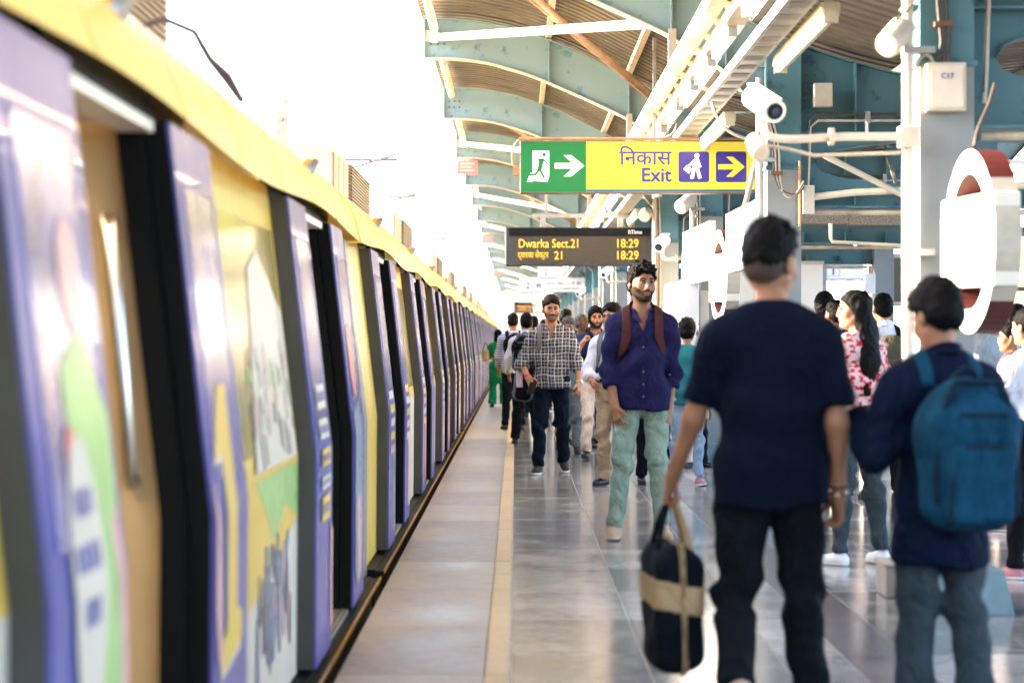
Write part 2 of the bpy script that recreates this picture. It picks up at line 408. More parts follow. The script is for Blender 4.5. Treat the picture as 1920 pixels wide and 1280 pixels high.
class Person:
    """a figure that faces -Y in its own frame; its left hand is at +X"""
    def __init__(s, X, Y, face, H, label, group=None, res=0.012, fine=0.006, lean=0, side=0, twist=0, girth=1.0, fem=False,
                 armL=(4, 8, 12, 0), armR=(4, 8, 12, 0), legL=(0, 3, 0), legR=(0, 3, 0), head=(0, 0, 0), handL=25, handR=25, footL=0, footR=0,
                 skin=None, fingers=True, drop=0.0, hs=1.0):
        s.root = empty('person', (X, Y, 0), R(face), label, 'person', group)
        s.u = u = H / (1.775 + 0.12 * (hs - 1)); s.hs = hs; s.res = res; s.fine = fine; s.g = girth; s.fem = fem; s.fingers = fingers
        s.skin = skin or SKIN[0]; s.handcurl = {1: handL, -1: handR}; s.footp = {1: footL, -1: footR}
        T = rotz(R(twist)) @ rotx(R(lean)) @ roty(R(side)); s.T = T
        J = {}; hw = (0.085 if not fem else 0.09) * u
        leg = {1: legL, -1: legR}; arm = {1: armL, -1: armR}
        s.P = np.array([0, 0, 0.95 * u])
        for q in (1, -1):
            sw, ab, kb = (R(x) for x in leg[q])
            hip = s.P + np.array([q * hw, 0, -0.035 * u])
            d = np.array([q * math.sin(ab), -math.sin(sw) * math.cos(ab), -math.cos(sw) * math.cos(ab)])
            fw = np.array([0, -1, 0]); fw = nrm(fw - d * (fw @ d))
            knee = hip + d * 0.435 * u
            d2 = math.cos(kb) * d - math.sin(kb) * fw
            ank = knee + d2 * 0.415 * u
            J['hip', q], J['knee', q], J['ank', q], J['shank', q] = hip, knee, ank, d2
        low = 9
        for q in (1, -1):
            sh = J['shank', q]; tilt = R(s.footp[q])            # heel lift in degrees turns the toe down
            f = np.array([q * 0.18, -math.cos(tilt), -math.sin(tilt)]); f = nrm(f); J['toe', q] = f
            up = nrm(np.array([0, 0, 1]) - f * f[2]); J['fup', q] = up
            for p in (J['ank', q] - up * 0.075 * u + f * 0.17 * u, J['ank', q] - up * 0.075 * u - f * 0.06 * u): low = min(low, p[2])
        dz = np.array([0, 0, -low - drop])
        for k_ in J:
            if k_[0] in ('hip', 'knee', 'ank'): J[k_] = J[k_] + dz
        s.P = s.P + dz
        s.J = J
        sw_ = (0.182 if not fem else 0.158) * u * (1 + (girth - 1) * 0.5)
        for q in (1, -1):
            sw, ab, eb, inn = (R(x) for x in arm[q])
            sho = s.tp(q * sw_ / u, 0.012, 0.422)
            d = T @ np.array([q * math.sin(ab), -math.sin(sw) * math.cos(ab), -math.cos(sw) * math.cos(ab)])
            fw = T @ np.array([-q * math.sin(inn), -math.cos(inn), 0]); fw = nrm(fw - d * (fw @ d))
            elb = sho + d * 0.295 * u
            d2 = math.cos(eb) * d + math.sin(eb) * fw
            wr = elb + d2 * 0.255 * u
            J['sho', q], J['elb', q], J['wri', q], J['fdir', q], J['ffw', q] = sho, elb, wr, d2, fw
        s.hc = s.tp(0, -0.022, 0.694)
        hy, hp, ht = (R(x) for x in head)
        s.HM = T @ rotz(hy) @ rotx(hp) @ roty(ht)
        s.HM = s.HM * hs; s.top = s.hc[2] + 0.12 * u
    def tp(s, x, y, z): return s.P + s.T @ (np.array([x, y, z]) * s.u)
    def hp(s, x, y, z): return s.hc + s.HM @ (np.array([x, y, z]) * s.u)
    # --- primitive groups
    def torso(s, F, off=0.0, k=0.05, neck=True, hipw=1.0):
        u, g = s.u, s.g; T = s.T; fm = s.fem
        def E(c, r): F.ell(s.tp(*c), [(a * gg) * u + off for a, gg in zip(r, (g, g, 1))], k * u, T)
        E((0, 0.012, -0.02), (0.160 * hipw, 0.112, 0.13))
        E((0, 0.004, 0.16), (0.140 if not fm else 0.122, 0.100, 0.16))
        E((0, 0.004, 0.34), (0.160 if not fm else 0.140, 0.112 if not fm else 0.1, 0.17))
        if fm:
            for q in (1, -1): E((q * 0.07, -0.075, 0.30), (0.06, 0.055, 0.06))
        w = (0.128 if not fm else 0.11) * (1 + (g - 1) * 0.4)
        F.cap(s.tp(-w, 0.012, 0.422), s.tp(w, 0.012, 0.422), 0.068 * u * (0.92 if fm else 1) + off, None, k * u, (T[:, 1], 0.95))
        for q in (1, -1): F.cap(s.tp(q * 0.13, 0.016, 0.440), s.tp(q * 0.035, 0.018, 0.520), 0.036 * u + off, 0.034 * u + off, 0.06 * u)
    def limb(s, F, q, off=0.0, k=0.03, upto=1.0, wide=1.0, cut=False):
        """arm q; upto 0..1 reaches the elbow, 1..2 the wrist"""
        u, J = s.u, s.J; g = 1 + (s.g - 1) * 0.6; f = 0.85 if s.fem else 1.0
        a, b, c = J['sho', q], J['elb', q], J['wri', q]
        r = [x * u * g * f * wide + off for x in (0.051, 0.042, 0.030)]
        if upto <= 1: F.cap(a, a + (b - a) * upto, r[0], r[0] + (r[1] - r[0]) * upto, k * u, cutb=cut)
        else:
            F.cap(a, b, r[0], r[1], k * u)
            t = upto - 1
            F.cap(b, b + (c - b) * t, r[1], r[1] + (r[2] - r[1]) * t, 0.03 * u, cutb=cut)
    def legp(s, F, q, off=0.0, k=0.04, wide=1.0, cutz=0.0, flare=0.0):
        u, J = s.u, s.J; g = 1 + (s.g - 1) * 0.5
        a, b, c = J['hip', q], J['knee', q], J['ank', q]; f = 1.04 if s.fem else 1.0
        F.cap(a, b, 0.086 * u * g * f * wide + off, 0.056 * u * wide + off, k * u)
        e = c - (c - b) * cutz
        F.cap(b, e, 0.055 * u * wide + off, (0.036 + flare) * u * wide + off, 0.03 * u, cutb=True)
        if 0 <= off < 0.012:
            bk = nrm(np.cross(nrm(c - b), [1, 0, 0])); bk = bk if bk[1] > 0 else -bk
            F.ell(b + (c - b) * 0.28 + bk * 0.018 * u, (0.045 * u, 0.045 * u, 0.1 * u), 0.03 * u)
    def hand(s, F, q):
        u, J = s.u, s.J; d = J['fdir', q]; w = J['wri', q]; f = 0.88 if s.fem else 1.0
        th = J['ffw', q]; th = nrm(th - d * (th @ d))            # thumb side
        n = nrm(np.cross(d, th)) * q
        inw = np.array([-q, 0, 0]);  n = n if n @ inw > 0 else -n     # palm looks inwards
        s.J['palm', q] = w + d * 0.055 * u + n * 0.02 * u; s.J['pn', q] = n; s.J['pt', q] = th
        F.cap(w - d * 0.02 * u, w + d * 0.02 * u, 0.028 * u * f, 0.028 * u * f, 0.02 * u, (n, 0.75))
        for t_ in (0.024, 0.008, -0.008, -0.022):
            F.cap(w + d * 0.015 * u + th * t_ * 0.6 * u, w + d * 0.082 * u + th * t_ * u, 0.017 * u * f, 0.0125 * u * f, 0.014 * u, (n, 0.8))
        c = R(s.handcurl[q])
        if not s.fingers:
            F.cap(w + d * 0.08 * u, w + d * 0.14 * u + n * 0.02 * u, 0.026 * u, 0.016 * u, 0.02 * u, (n, 0.6)); return
        rr = max(0.0085 * u * f, s.fine * 0.95)
        for t_, ln in ((0.030, 0.072), (0.010, 0.08), (-0.010, 0.074), (-0.029, 0.058)):
            p = w + d * 0.080 * u + th * t_ * u; ang = 0
            for j, fr in enumerate((0.45, 0.32, 0.26)):
                ang += c * (0.7, 1.0, 0.8)[j] + R(6)
                dd = d * math.cos(ang) + n * math.sin(ang)
                e = p + dd * ln * fr * u
                F.cap(p, e, rr * (1.04 - 0.1 * j), rr * (0.95 - 0.1 * j), 0.004 * u); p = e
        p = w + d * 0.02 * u + th * 0.028 * u
        a = nrm(d * 0.75 + th * 0.62 + n * 0.3); e = p + a * 0.045 * u
        F.cap(p, e, 0.0145 * u * f, max(0.011 * u, rr), 0.014 * u)
        b = nrm(d * 0.95 + th * 0.15 + n * (0.25 + 0.5 * math.sin(c))); F.cap(e, e + b * 0.036 * u, max(0.0105 * u, rr), rr * 0.9, 0.006 * u)
    def headp(s, F, off=0.0, face=True):
        u, M = s.u, s.HM
        def E(c, r, k=0.02, neg=False, M2=None): F.ell(s.hp(*c), [a * u * s.hs + (off if not neg else -off) for a in r], k * u, M / s.hs if M2 is None else M2, neg)
        fw = 0.93 if s.fem else 1.0
        E((0, 0.010, 0.038), (0.074, 0.092, 0.080), 0.02)
        E((0, -0.022, -0.012), (0.064 * fw, 0.072, 0.085), 0.03)
        E((0, -0.038, -0.070), (0.046 * fw, 0.048, 0.042), 0.035)
        if not face: return
        for q in (1, -1):
            E((q * 0.046, -0.055, -0.025), (0.022, 0.026, 0.026), 0.03)            # cheek
            F.cap(s.hp(q * 0.052, 0.0, -0.05), s.hp(q * 0.02, -0.062, -0.098), 0.018 * u + off, 0.016 * u + off, 0.03 * u)   # jaw
            E((q * 0.031, -0.104, 0.008), (0.019, 0.017, 0.013), 0.016, True)      # eye socket
            F.cap(s.hp(q * 0.012, -0.088, 0.026), s.hp(q * 0.046, -0.076, 0.028), 0.009 * u + off, 0.008 * u + off, 0.012 * u)   # brow
            E((q * 0.078, 0.014, -0.008), (0.010, 0.020, 0.032), 0.008)            # ear
            E((q * 0.012, -0.099, -0.036), (0.009, 0.011, 0.008), 0.008)           # nostril wing
        F.cap(s.hp(0, -0.090, 0.016), s.hp(0, -0.108, -0.030), 0.009 * u + off, 0.0115 * u + off, 0.012 * u)  # nose
        E((0, -0.083, -0.098), (0.020, 0.018, 0.018), 0.02)                       # chin
        E((0, -0.085, -0.060), (0.027, 0.017, 0.016), 0.014)                      # mouth mound
    def axes(s, parts='all', res=None, fine=None, pad=0.06, lo=None, hi=None, head=True, hands=True):
        res = res or s.res; fine = fine or s.fine; J = s.J; u = s.u
        if lo is None:
            pts = np.array([v for k, v in J.items() if k[0] in ('hip', 'knee', 'ank', 'sho', 'elb', 'wri')] + [s.hc])
            lo = pts.min(0) - 0.19 * u - pad; hi = pts.max(0) + 0.2 * u + pad; lo[2] = -0.06
        fx, fy, fz = [], [], []
        if head:
            h = s.hc
            for l, i, r in ((fx, 0, 0.11), (fy, 1, 0.125), (fz, 2, 0.13)): l.append((h[i] - r * u, h[i] + r * u, fine))
        if hands and s.fingers:
            for q in (1, -1):
                c = J['wri', q] + J['fdir', q] * 0.085 * u
                for l, i in ((fx, 0), (fy, 1), (fz, 2)): l.append((c[i] - 0.1 * u, c[i] + 0.1 * u, fine))
        return axis(lo[0], hi[0], res, fx), axis(lo[1], hi[1], res, fy), axis(lo[2], hi[2], res, fz)
    # --- pieces
    def body(s):
        F = Fld(*s.axes()); s.torso(F, -0.006)
        F.cap(s.tp(0, 0.012, 0.46), s.tp(0, -0.012, 0.63), 0.058 * s.u * (0.82 if s.fem else 1), 0.053 * s.u * (0.82 if s.fem else 1), 0.035 * s.u)
        s.headp(F)
        for q in (1, -1):
            s.limb(F, q, -0.0035, upto=2); s.legp(F, q, -0.022)
            f, up, a = s.J['toe', q], s.J['fup', q], s.J['ank', q]; u = s.u
            F.cap(a - up * 0.04 * u - f * 0.02 * u, a - up * 0.05 * u + f * 0.12 * u, 0.03 * u, 0.022 * u, 0.02 * u)
            s.hand(F, q)
        o = F.build('body', s.skin, s.root); s.features(); return o
    def features(s):
        u = s.u
        if s.fine > 0.0095: return
        for q in (1, -1):
            e = MB(); ball(e, s.hp(q * 0.031, -0.0835, 0.008), 0.0115 * u, 10, 8); eo = e.build('eye', M_eye, s.root, smooth=True)
            e = MB(); ball(e, s.hp(q * 0.031, -0.0885, 0.0070), 0.0078 * u, 8, 6); e.build('iris', M_iris, eo, smooth=True)
            b = MB(); b.tube([s.hp(q * 0.014, -0.0985, 0.026), s.hp(q * 0.032, -0.0955, 0.033), s.hp(q * 0.05, -0.080, 0.027)], [0.0042 * u, 0.0045 * u, 0.002 * u], 6)
            b.build('eyebrow', M_hair, s.root, smooth=True)
            b = MB(); b.tube([s.hp(q * 0.017, -0.0915, 0.0115), s.hp(q * 0.031, -0.0955, 0.0150), s.hp(q * 0.046, -0.084, 0.0105)], 0.0036 * u, 6)
            b.build('eyelid', M_hair, eo, smooth=True)
        l = MB()
        l.tube([s.hp(-0.022, -0.0955, -0.059), s.hp(0, -0.1025, -0.0565), s.hp(0.022, -0.0955, -0.059)], [0.002 * u, 0.0052 * u, 0.002 * u], 6)
        l.build('upper_lip', M_lip, s.root, smooth=True); l = MB()
        l.tube([s.hp(-0.020, -0.0945, -0.066), s.hp(0, -0.1015, -0.0675), s.hp(0.020, -0.0945, -0.066)], [0.002 * u, 0.0058 * u, 0.002 * u], 6)
        l.build('lower_lip', M_lip, s.root, smooth=True)
    def hbox(s, m=0.15, lo=None, hi=None, res=None):
        h = s.hc; m *= s.u; res = res or min(s.fine, 0.0075)
        lo = h - m if lo is None else lo; hi = h + m if hi is None else hi
        return Fld(axis(lo[0], hi[0], res), axis(lo[1], hi[1], res), axis(lo[2], hi[2], res))
    def hgrid(s, F):
        X, Y, Z = F.grid(); q = s.HM.T / s.u / s.hs ** 2
        x, y, z = X - s.hc[0], Y - s.hc[1], Z - s.hc[2]
        return tuple(q[i, 0] * x + q[i, 1] * y + q[i, 2] * z for i in range(3))
    def hair(s, style='short', m=None, seed=1):
        m = m or M_hair; u = s.u
        if style in ('short', 'fade', 'thick', 'curly', 'receding', 'quiff'):
            F = s.hbox(0.165 * s.hs); x, y, z = s.hgrid(F)
            th = {'short': 0.016, 'fade': 0.017, 'thick': 0.026, 'curly': 0.03, 'receding': 0.009, 'quiff': 0.022}[style]
            F.ell(s.hp(0, 0.010, 0.040), [(a * u + th * b * u) * s.hs for a, b in zip((0.074, 0.092, 0.080), (0.55, 0.75, 1.1))], 0.01, s.HM / s.hs)
            F.ell(s.hp(0, 0.045, -0.02), [(0.062 * u + th * 0.35 * u) * s.hs, (0.058 * u + th * 0.45 * u) * s.hs, 0.06 * u * s.hs], 0.04 * u, s.HM / s.hs)
            if style in ('quiff', 'fade', 'thick'): F.ell(s.hp(0.01, -0.045, 0.102), (0.055 * u, 0.05 * u, 0.026 * u), 0.03 * u, s.HM / s.hs)
            g = np.random.default_rng(seed); p = g.uniform(0, 6, 6)
            n = np.sin(95 * x + 3 * np.sin(60 * y + p[0]) + p[1]) * np.sin(80 * y + 2 * np.sin(70 * z + p[2])) + 0.6 * np.sin(170 * x + p[3]) * np.sin(150 * z + 120 * y + p[4])
            F.D = F.D + ((0.0028 if style != 'curly' else 0.006) * n * u).astype(np.float32)
            if style in ('short', 'thick', 'quiff', 'curly', 'fade') and s.fine < 0.0095:
                nl = 190 if style == 'curly' else 130
                for _ in range(nl):
                    a = g.uniform(0, 6.28); e_ = g.uniform(0.15, 1.45) if style != 'fade' else g.uniform(0.55, 1.45)
                    d_ = np.array([math.cos(a) * math.cos(e_) * (0.074 + th * 0.5), math.sin(a) * math.cos(e_) * (0.092 + th * 0.7) + 0.01, 0.04 + math.sin(e_) * (0.080 + th * 1.0)])
                    t_ = np.array([g.normal(0, 0.010), g.normal(0.018 if style in ('quiff',) else -0.004, 0.012), g.normal(0.0, 0.006)])
                    o_ = d_ * (1.0 + (g.uniform(0.0, 0.09) if style == 'curly' else g.uniform(-0.04, 0.022)))
                    F.cap(s.hp(*d_), s.hp(*(o_ + t_)), 0.0085 * u, 0.004 * u, 0.004)
            if style == 'receding': zl = np.interp(y, [-0.1, -0.06, 0.01, 0.02, 0.05, 0.1], [0.2, 0.13, 0.05, -0.02, -0.065, -0.07])
            elif style == 'fade': zl = np.interp(y, [-0.1, -0.078, -0.06, -0.005, 0.015, 0.05, 0.1], [0.078, 0.074, 0.055, 0.045, 0.02, -0.012, -0.018])
            else: zl = np.interp(y, [-0.1, -0.082, -0.066, -0.02, 0.0, 0.012, 0.03, 0.05, 0.1], [0.074, 0.068, 0.045, 0.03, -0.01, -0.02, -0.045, -0.075, -0.082])
            zl = zl + 0.006 * np.sin(90 * x + p[5]) + 0.005 * np.sin(210 * x + 160 * y + p[2])
            F.D = np.maximum(F.D, ((zl - z) * 0.7 * u).astype(np.float32))
            o = F.build('hair', m, s.root)
            if style == 'fade':
                F = s.hbox(0.15); x, y, z = s.hgrid(F); s.headp(F, 0.0022, face=False)
                F.ell(s.hp(0, 0.045, -0.02), (0.062 * u * s.hs, 0.056 * u * s.hs, 0.06 * u * s.hs), 0.04 * u, s.HM / s.hs)
                zl = np.interp(y, [-0.1, -0.06, -0.01, 0.01, 0.05, 0.1], [0.2, 0.06, -0.02, -0.03, -0.07, -0.075])
                F.D = np.maximum(F.D, ((zl - z) * 0.7 * u).astype(np.float32)); F.build('shaved_sides', M_stub, s.root)
            return o
        h = s.hc
        if style in ('long', 'ponytail', 'scarf'):
            ln = {'long': 0.58, 'ponytail': 0.2, 'scarf': 0.14}[style]
            lo = h - np.array([0.2, 0.22, ln + 0.12]) * u; hi = h + np.array([0.2, 0.26, 0.16]) * u
            F = s.hbox(lo=lo, hi=hi, res=max(s.fine, 0.008)); x, y, z = s.hgrid(F)
            F.ell(s.hp(0, 0.012, 0.040), (0.087 * u, 0.105 * u, 0.09 * u), 0.01, s.HM)
            if style == 'long':
                F.cap(s.hp(0, 0.05, 0.0), s.hp(0, 0.075, -0.16), 0.085 * u, 0.085 * u, 0.05 * u, (s.HM[:, 1], 0.65))
                b = s.tp(0.0, 0.135, 0.36)
                F.cap(s.hp(0.01, 0.075, -0.14), b, 0.085 * u, 0.075 * u, 0.04 * u, (s.T[:, 1], 0.5))
                F.cap(b, b + np.array([0.035, 0.0, -0.2]) * u, 0.07 * u, 0.03 * u, 0.04 * u, (s.T[:, 1], 0.5))
                for q in (1, -1): F.cap(s.hp(q * 0.07, 0.01, 0.0), s.hp(q * 0.085, 0.05, -0.18), 0.03 * u, 0.035 * u, 0.03 * u)
            elif style == 'scarf':
                F.cap(s.hp(0, 0.03, 0.0), s.hp(0, 0.03, -0.12), 0.085 * u, 0.1 * u, 0.05 * u)
            else:
                F.ell(s.hp(0, 0.12, 0.01), (0.062 * u, 0.055 * u, 0.07 * u), 0.02, s.HM)
                F.cap(s.hp(0, 0.11, 0.0), s.hp(0, 0.12, -0.13), 0.05 * u, 0.03 * u, 0.02 * u)
            n = np.sin(110 * x + 4 * np.sin(16 * z + 1.0) + 2 * np.sin(50 * y)) + 0.7 * np.sin(190 * x + 60 * y + 2.0 * np.sin(22 * z))
            F.D = F.D + (0.0035 * n * u).astype(np.float32)
            zl = np.interp(y, [-0.11, -0.085, -0.05, -0.01, 0.0], [0.078, 0.066, 0.035, -0.02, -1.0])
            F.D = np.maximum(F.D, ((zl - z) * 0.7 * u).astype(np.float32))
            if style == 'scarf': pass
            return F.build('hair' if style != 'scarf' else 'head_scarf', m, s.root)
    def beard(s, full=True, m=None):
        u = s.u
        if s.fine > 0.0095: return
        F = s.hbox(0.14, res=min(s.fine, 0.0045)); x, y, z = s.hgrid(F); s.headp(F, 0.0016 if full else 0.003)
        ax = np.abs(x)
        mo = np.maximum(np.abs(z + 0.0475 + 0.25 * ax) - 0.0065, ax - 0.036)
        mo = np.maximum(mo, y + 0.06)
        if full:
            zt = np.interp(ax, [0, 0.018, 0.03, 0.05, 0.07, 0.09], [-0.079, -0.077, -0.055, -0.045, -0.02, 0.0])
            be = np.maximum(np.maximum(z - zt, -(z + 0.135)), y - 0.012)
            mo = np.minimum(mo, be)
        F.D = np.maximum(F.D, (mo * u * 0.8).astype(np.float32))
        return F.build('beard' if full else 'moustache', m or (M_beard if full else M_hair), s.root)
    def shirt(s, m, sleeve=1.0, hem=-0.16, off=0.016, amp=0.004, seed=1, collar=None, name='shirt', wide=1.0, placket=None, open_front=False, cuff=None, flare=0.0, loose=1.0, vneck=0):
        """sleeve 0..1 upper arm, 1..2 forearm; hem is the height of the lower edge from the pelvis"""
        u, J = s.u, s.J; F = Fld(*s.axes(head=False, hands=False, res=min(s.res, 0.0125), pad=0.03)); F_ = F
        s.torso(F, off, 0.055)
        if hem < -0.05:
            c0, c1 = s.tp(0, 0.008, 0.14), s.tp(0, 0.008, hem - 0.12)
            F.cap(c0, c1, (0.140 * s.g * loose * u + off), (0.182 + flare) * s.g * loose * u + off, 0.06 * u, (s.T[:, 1], 0.76))
        for q in (1, -1): s.limb(F, q, off * 0.9, 0.045, sleeve, wide, cut=True)
        X, Y, Z = F.grid(); up = s.T[:, 2]
        zr = (X - s.P[0]) * up[0] + (Y - s.P[1]) * up[1] + (Z - s.P[2]) * up[2]
        g = np.random.default_rng(seed + 50); p = g.uniform(0, 6, 3)
        hz = hem * u + 0.010 * np.sin(9 * X + p[0]) + 0.006 * np.sin(23 * X + 9 * Y + p[1])
        # the lower edge cuts the trunk but not hands or sleeves that hang past it
        tr = np.abs(X) < 0.33 * u
        F.folds(amp, seed, 34, 11, [s.P[2] + 0.05 * u, J['elb', 1][2], s.P[2] + 0.3 * u], 0.16)
        cut = hz - zr
        arm = np.full(F.D.shape, 1.0, np.float32)
        if sleeve > 1.0:
            G = Fld(*F.ax); 
            for q in (1, -1): s.limb(G, q, off * 0.9, 0.0, sleeve, wide, cut=True)
            arm = G.D
        F.D = np.where((cut > 0) & (arm > 0.004), np.maximum(F.D, cut), F.D).astype(np.float32)
        T = s.T; u_ = s.u
        x, y, z = ((X - s.P[0]) * T[0, i] + (Y - s.P[1]) * T[1, i] + (Z - s.P[2]) * T[2, i] for i in range(3))
        x, y, z = x / u_, y / u_, z / u_
        F.D = np.maximum(F.D, ((z - 0.545 - 0.30 * (y - 0.01)) * u_ * 0.9).astype(np.float32))            # neckline
        if collar is not None or vneck:
            vz = 0.385 if not vneck else vneck
            v = np.maximum(np.abs(x) - 0.42 * (z - vz), y + 0.02)
            F.D = np.maximum(F.D, (-v * u_ * 0.85).astype(np.float32))
        o = F.build(name, m, s.root)
        if collar is not None: s.collar(collar)
        if placket is not None: s.placket(placket, off, hem)
        if cuff is not None:
            for q in (1, -1):
                G = Fld(*s.axes(head=False, hands=False, res=min(s.res, 0.0125), pad=0.03))
                a, b, c = J['sho', q], J['elb', q], J['wri', q]
                if sleeve > 1:
                    t = sleeve - 1; e = b + (c - b) * t; d = nrm(c - b); r = (0.043 - 0.013 * t) * u * wide + off
                else: e = a + (b - a) * sleeve; d = nrm(b - a); r = (0.055 - 0.012 * sleeve) * u * wide + off
                G.cap(e - d * 0.045 * u, e + d * 0.004, r + 0.0045, r + 0.0035, 0, cuta=True, cutb=True)
                G.build('cuff', cuff, s.root)
        return o
    def collar(s, m):
        u = s.u; c = s.tp(0, 0.002, 0.518); r = 0.15 * u
        F = Fld(*(axis(c[i] - r, c[i] + r, 0.0065) for i in range(3)))
        X, Y, Z = F.grid(); T = s.T
        x, y, z = ((X - c[0]) * T[0, i] + (Y - c[1]) * T[1, i] + (Z - c[2]) * T[2, i] for i in range(3))
        x, y, z = x / u, y / u, z / u
        rad = np.sqrt(x * x + (y * 0.93) ** 2); ang = np.arctan2(np.abs(x), -y)      # 0 at the front
        zc = z - 0.016 - 0.042 * np.clip(np.cos(np.pi - ang), -1, 1)
        rr = 0.073 + np.abs(zc - 0.012) * 0.45 + 0.012 * np.exp(-(ang / 0.6) ** 2)
        d = np.maximum(np.abs(rad - rr) - 0.0075, np.abs(zc) - 0.024 - 0.026 * np.exp(-(ang / 0.6) ** 2))
        d = np.maximum(d, (0.36 + zc * 6 - ang) * 0.06)
        F.D = (d * u).astype(np.float32); F.build('collar', m, s.root)
    def placket(s, m, off, hem):
        """button strip down the front, shaped on the shirt"""
        u = s.u; zz = np.linspace(0.375, hem + 0.01, 13); mb = MB(); bt = MB()
        F = Fld(axis(-0.04, 0.04, 0.02), axis(-0.4 * u, 0.25, 0.01), axis(s.P[2] - 0.35 * u, s.P[2] + 0.6 * u, 0.02))
        s.torso(F, off, 0.055)
        if hem < -0.05: F.cap(s.tp(0, 0.008, 0.14), s.tp(0, 0.008, hem - 0.12), (0.150 * s.g * u + off), 0.182 * s.g * u + off, 0.06 * u, (s.T[:, 1], 0.76))
        i = int(np.argmin(np.abs(F.ax[0]))); pts = []
        for z in zz:
            k = int(np.argmin(np.abs(F.ax[2] - s.tp(0, -0.1, z)[2]))); col = F.D[i, :, k]; j = np.argmax(col < 0)
            pts.append(Vector((0, float(F.ax[1][j]) - 0.008, float(F.ax[2][k]))))
        for a, b in zip(pts[:-1], pts[1:]): mb.bar(a, b, 0.026 * u, 0.006)
        o = mb.build('placket', m, s.root)
        for p in pts[2:-1:2]:
            bt = MB(); ball(bt, p + Vector((0, -0.006, 0)), 0.0065, 8, 5); bt.build('button', M_button, o)
    def trousers(s, m, off=0.010, wide=1.0, cutz=0.0, flare=0.010, amp=0.0045, seed=3, top=0.1, name='trousers'):
        u, J = s.u, s.J
        lo = np.array([min(J[k, q][0] for k in ('hip', 'knee', 'ank') for q in (1, -1)) - 0.2, min(J[k, q][1] for k in ('hip', 'knee', 'ank') for q in (1, -1)) - 0.22, 0.0])
        hi = np.array([max(J[k, q][0] for k in ('hip', 'knee', 'ank') for q in (1, -1)) + 0.2, max(J[k, q][1] for k in ('hip', 'knee', 'ank') for q in (1, -1)) + 0.22, s.P[2] + 0.25])
        r = min(s.res, 0.0125); F = Fld(axis(lo[0], hi[0], r), axis(lo[1], hi[1], r), axis(lo[2], hi[2], r))
        g = s.g
        F.ell(s.tp(0, 0.015, -0.03), (0.160 * g * u + off, 0.114 * g * u + off, 0.13 * u), 0.03, s.T)
        F.ell(s.tp(0, 0.006, 0.06), (0.150 * g * u + off, 0.105 * g * u + off, 0.13 * u), 0.04, s.T)
        for q in (1, -1): s.legp(F, q, off, 0.03, wide, cutz, flare)
        F.folds(amp, seed, 46, 15, [J['knee', 1][2], J['knee', -1][2], 0.14, s.P[2] - 0.12 * u], 0.085)
        X, Y, Z = F.grid(); up = s.T[:, 2]
        zr = (X - s.P[0]) * up[0] + (Y - s.P[1]) * up[1] + (Z - s.P[2]) * up[2]
        F.D = np.maximum(F.D, (zr - top * u).astype(np.float32))
        return F.build(name, m, s.root)
    def belt(s, m, z=0.085, off=0.02):
        u = s.u; F = Fld(axis(-0.3, 0.3, 0.012), axis(-0.25, 0.25, 0.012), axis(s.P[2] - 0.05, s.P[2] + 0.25, 0.008))
        F.ell(s.tp(0, 0.006, 0.06), (0.150 * s.g * u + off, 0.105 * s.g * u + off, 0.14 * u), 0.02, s.T)
        X, Y, Z = F.grid(); F.D = np.maximum(F.D, (np.abs(Z - s.P[2] - z * u) - 0.017).astype(np.float32)); F.build('belt', m, s.root)
    def shoes(s, m, sole, high=False):
        u, J = s.u, s.J
        for q in (1, -1):
            f, up, a = J['toe', q], J['fup', q], J['ank', q]; sd_ = np.cross(up, f)
            r = 0.0075 if s.res < 0.0135 else 0.011
            lo = a - 0.3 * u; hi = a + 0.3 * u
            pts = np.array([a - up * 0.1 * u - f * 0.09 * u, a - up * 0.1 * u + f * 0.2 * u, a + up * 0.06 * u]); lo = pts.min(0) - 0.06; hi = pts.max(0) + 0.06
            def fld(): return Fld(axis(lo[0], hi[0], r), axis(lo[1], hi[1], r), axis(lo[2], hi[2], r))
            F = fld(); b = a - up * 0.075 * u
            F.cap(b + up * 0.03 * u - f * 0.025 * u, b + up * 0.026 * u + f * 0.125 * u, 0.040 * u, 0.041 * u, 0.02, (sd_, 0.98))
            F.cap(a - up * 0.02 * u, b + up * 0.035 * u + f * 0.06 * u, 0.042 * u, 0.036 * u, 0.03 * u)
            if high: F.cap(a + up * 0.04 * u, a - up * 0.03 * u, 0.046 * u, 0.046 * u, 0.02 * u, cuta=True)
            X, Y, Z = F.grid(); h = (X - b[0]) * up[0] + (Y - b[1]) * up[1] + (Z - b[2]) * up[2]
            F.D = np.maximum(F.D, (0.016 * u - h).astype(np.float32)); sh = F.build('shoe', m, s.root)
            G = fld()
            G.cap(b + up * 0.03 * u - f * 0.025 * u, b + up * 0.026 * u + f * 0.128 * u, 0.044 * u, 0.045 * u, 0.02, (sd_, 1.0))
            G.D = np.maximum(G.D, np.maximum(h - 0.021 * u, -h).astype(np.float32)); G.build('sole', sole, sh)
    def laces(s, m):
        for q in (1, -1):
            f, up, a = s.J['toe', q], s.J['fup', q], s.J['ank', q]; sd_ = np.cross(up, f); u = s.u; mb = MB()
            for i in range(4):
                c = a + f * (0.045 + 0.022 * i) * u + up * (-0.002 - 0.013 * i) * u
                mb.tube([c - sd_ * 0.026 * u - up * 0.008 * u, c + up * 0.004 * u, c + sd_ * 0.026 * u - up * 0.008 * u], 0.0035, 5)
            tag(mb.build('laces', m, s.root, smooth=True), kind='stuff')
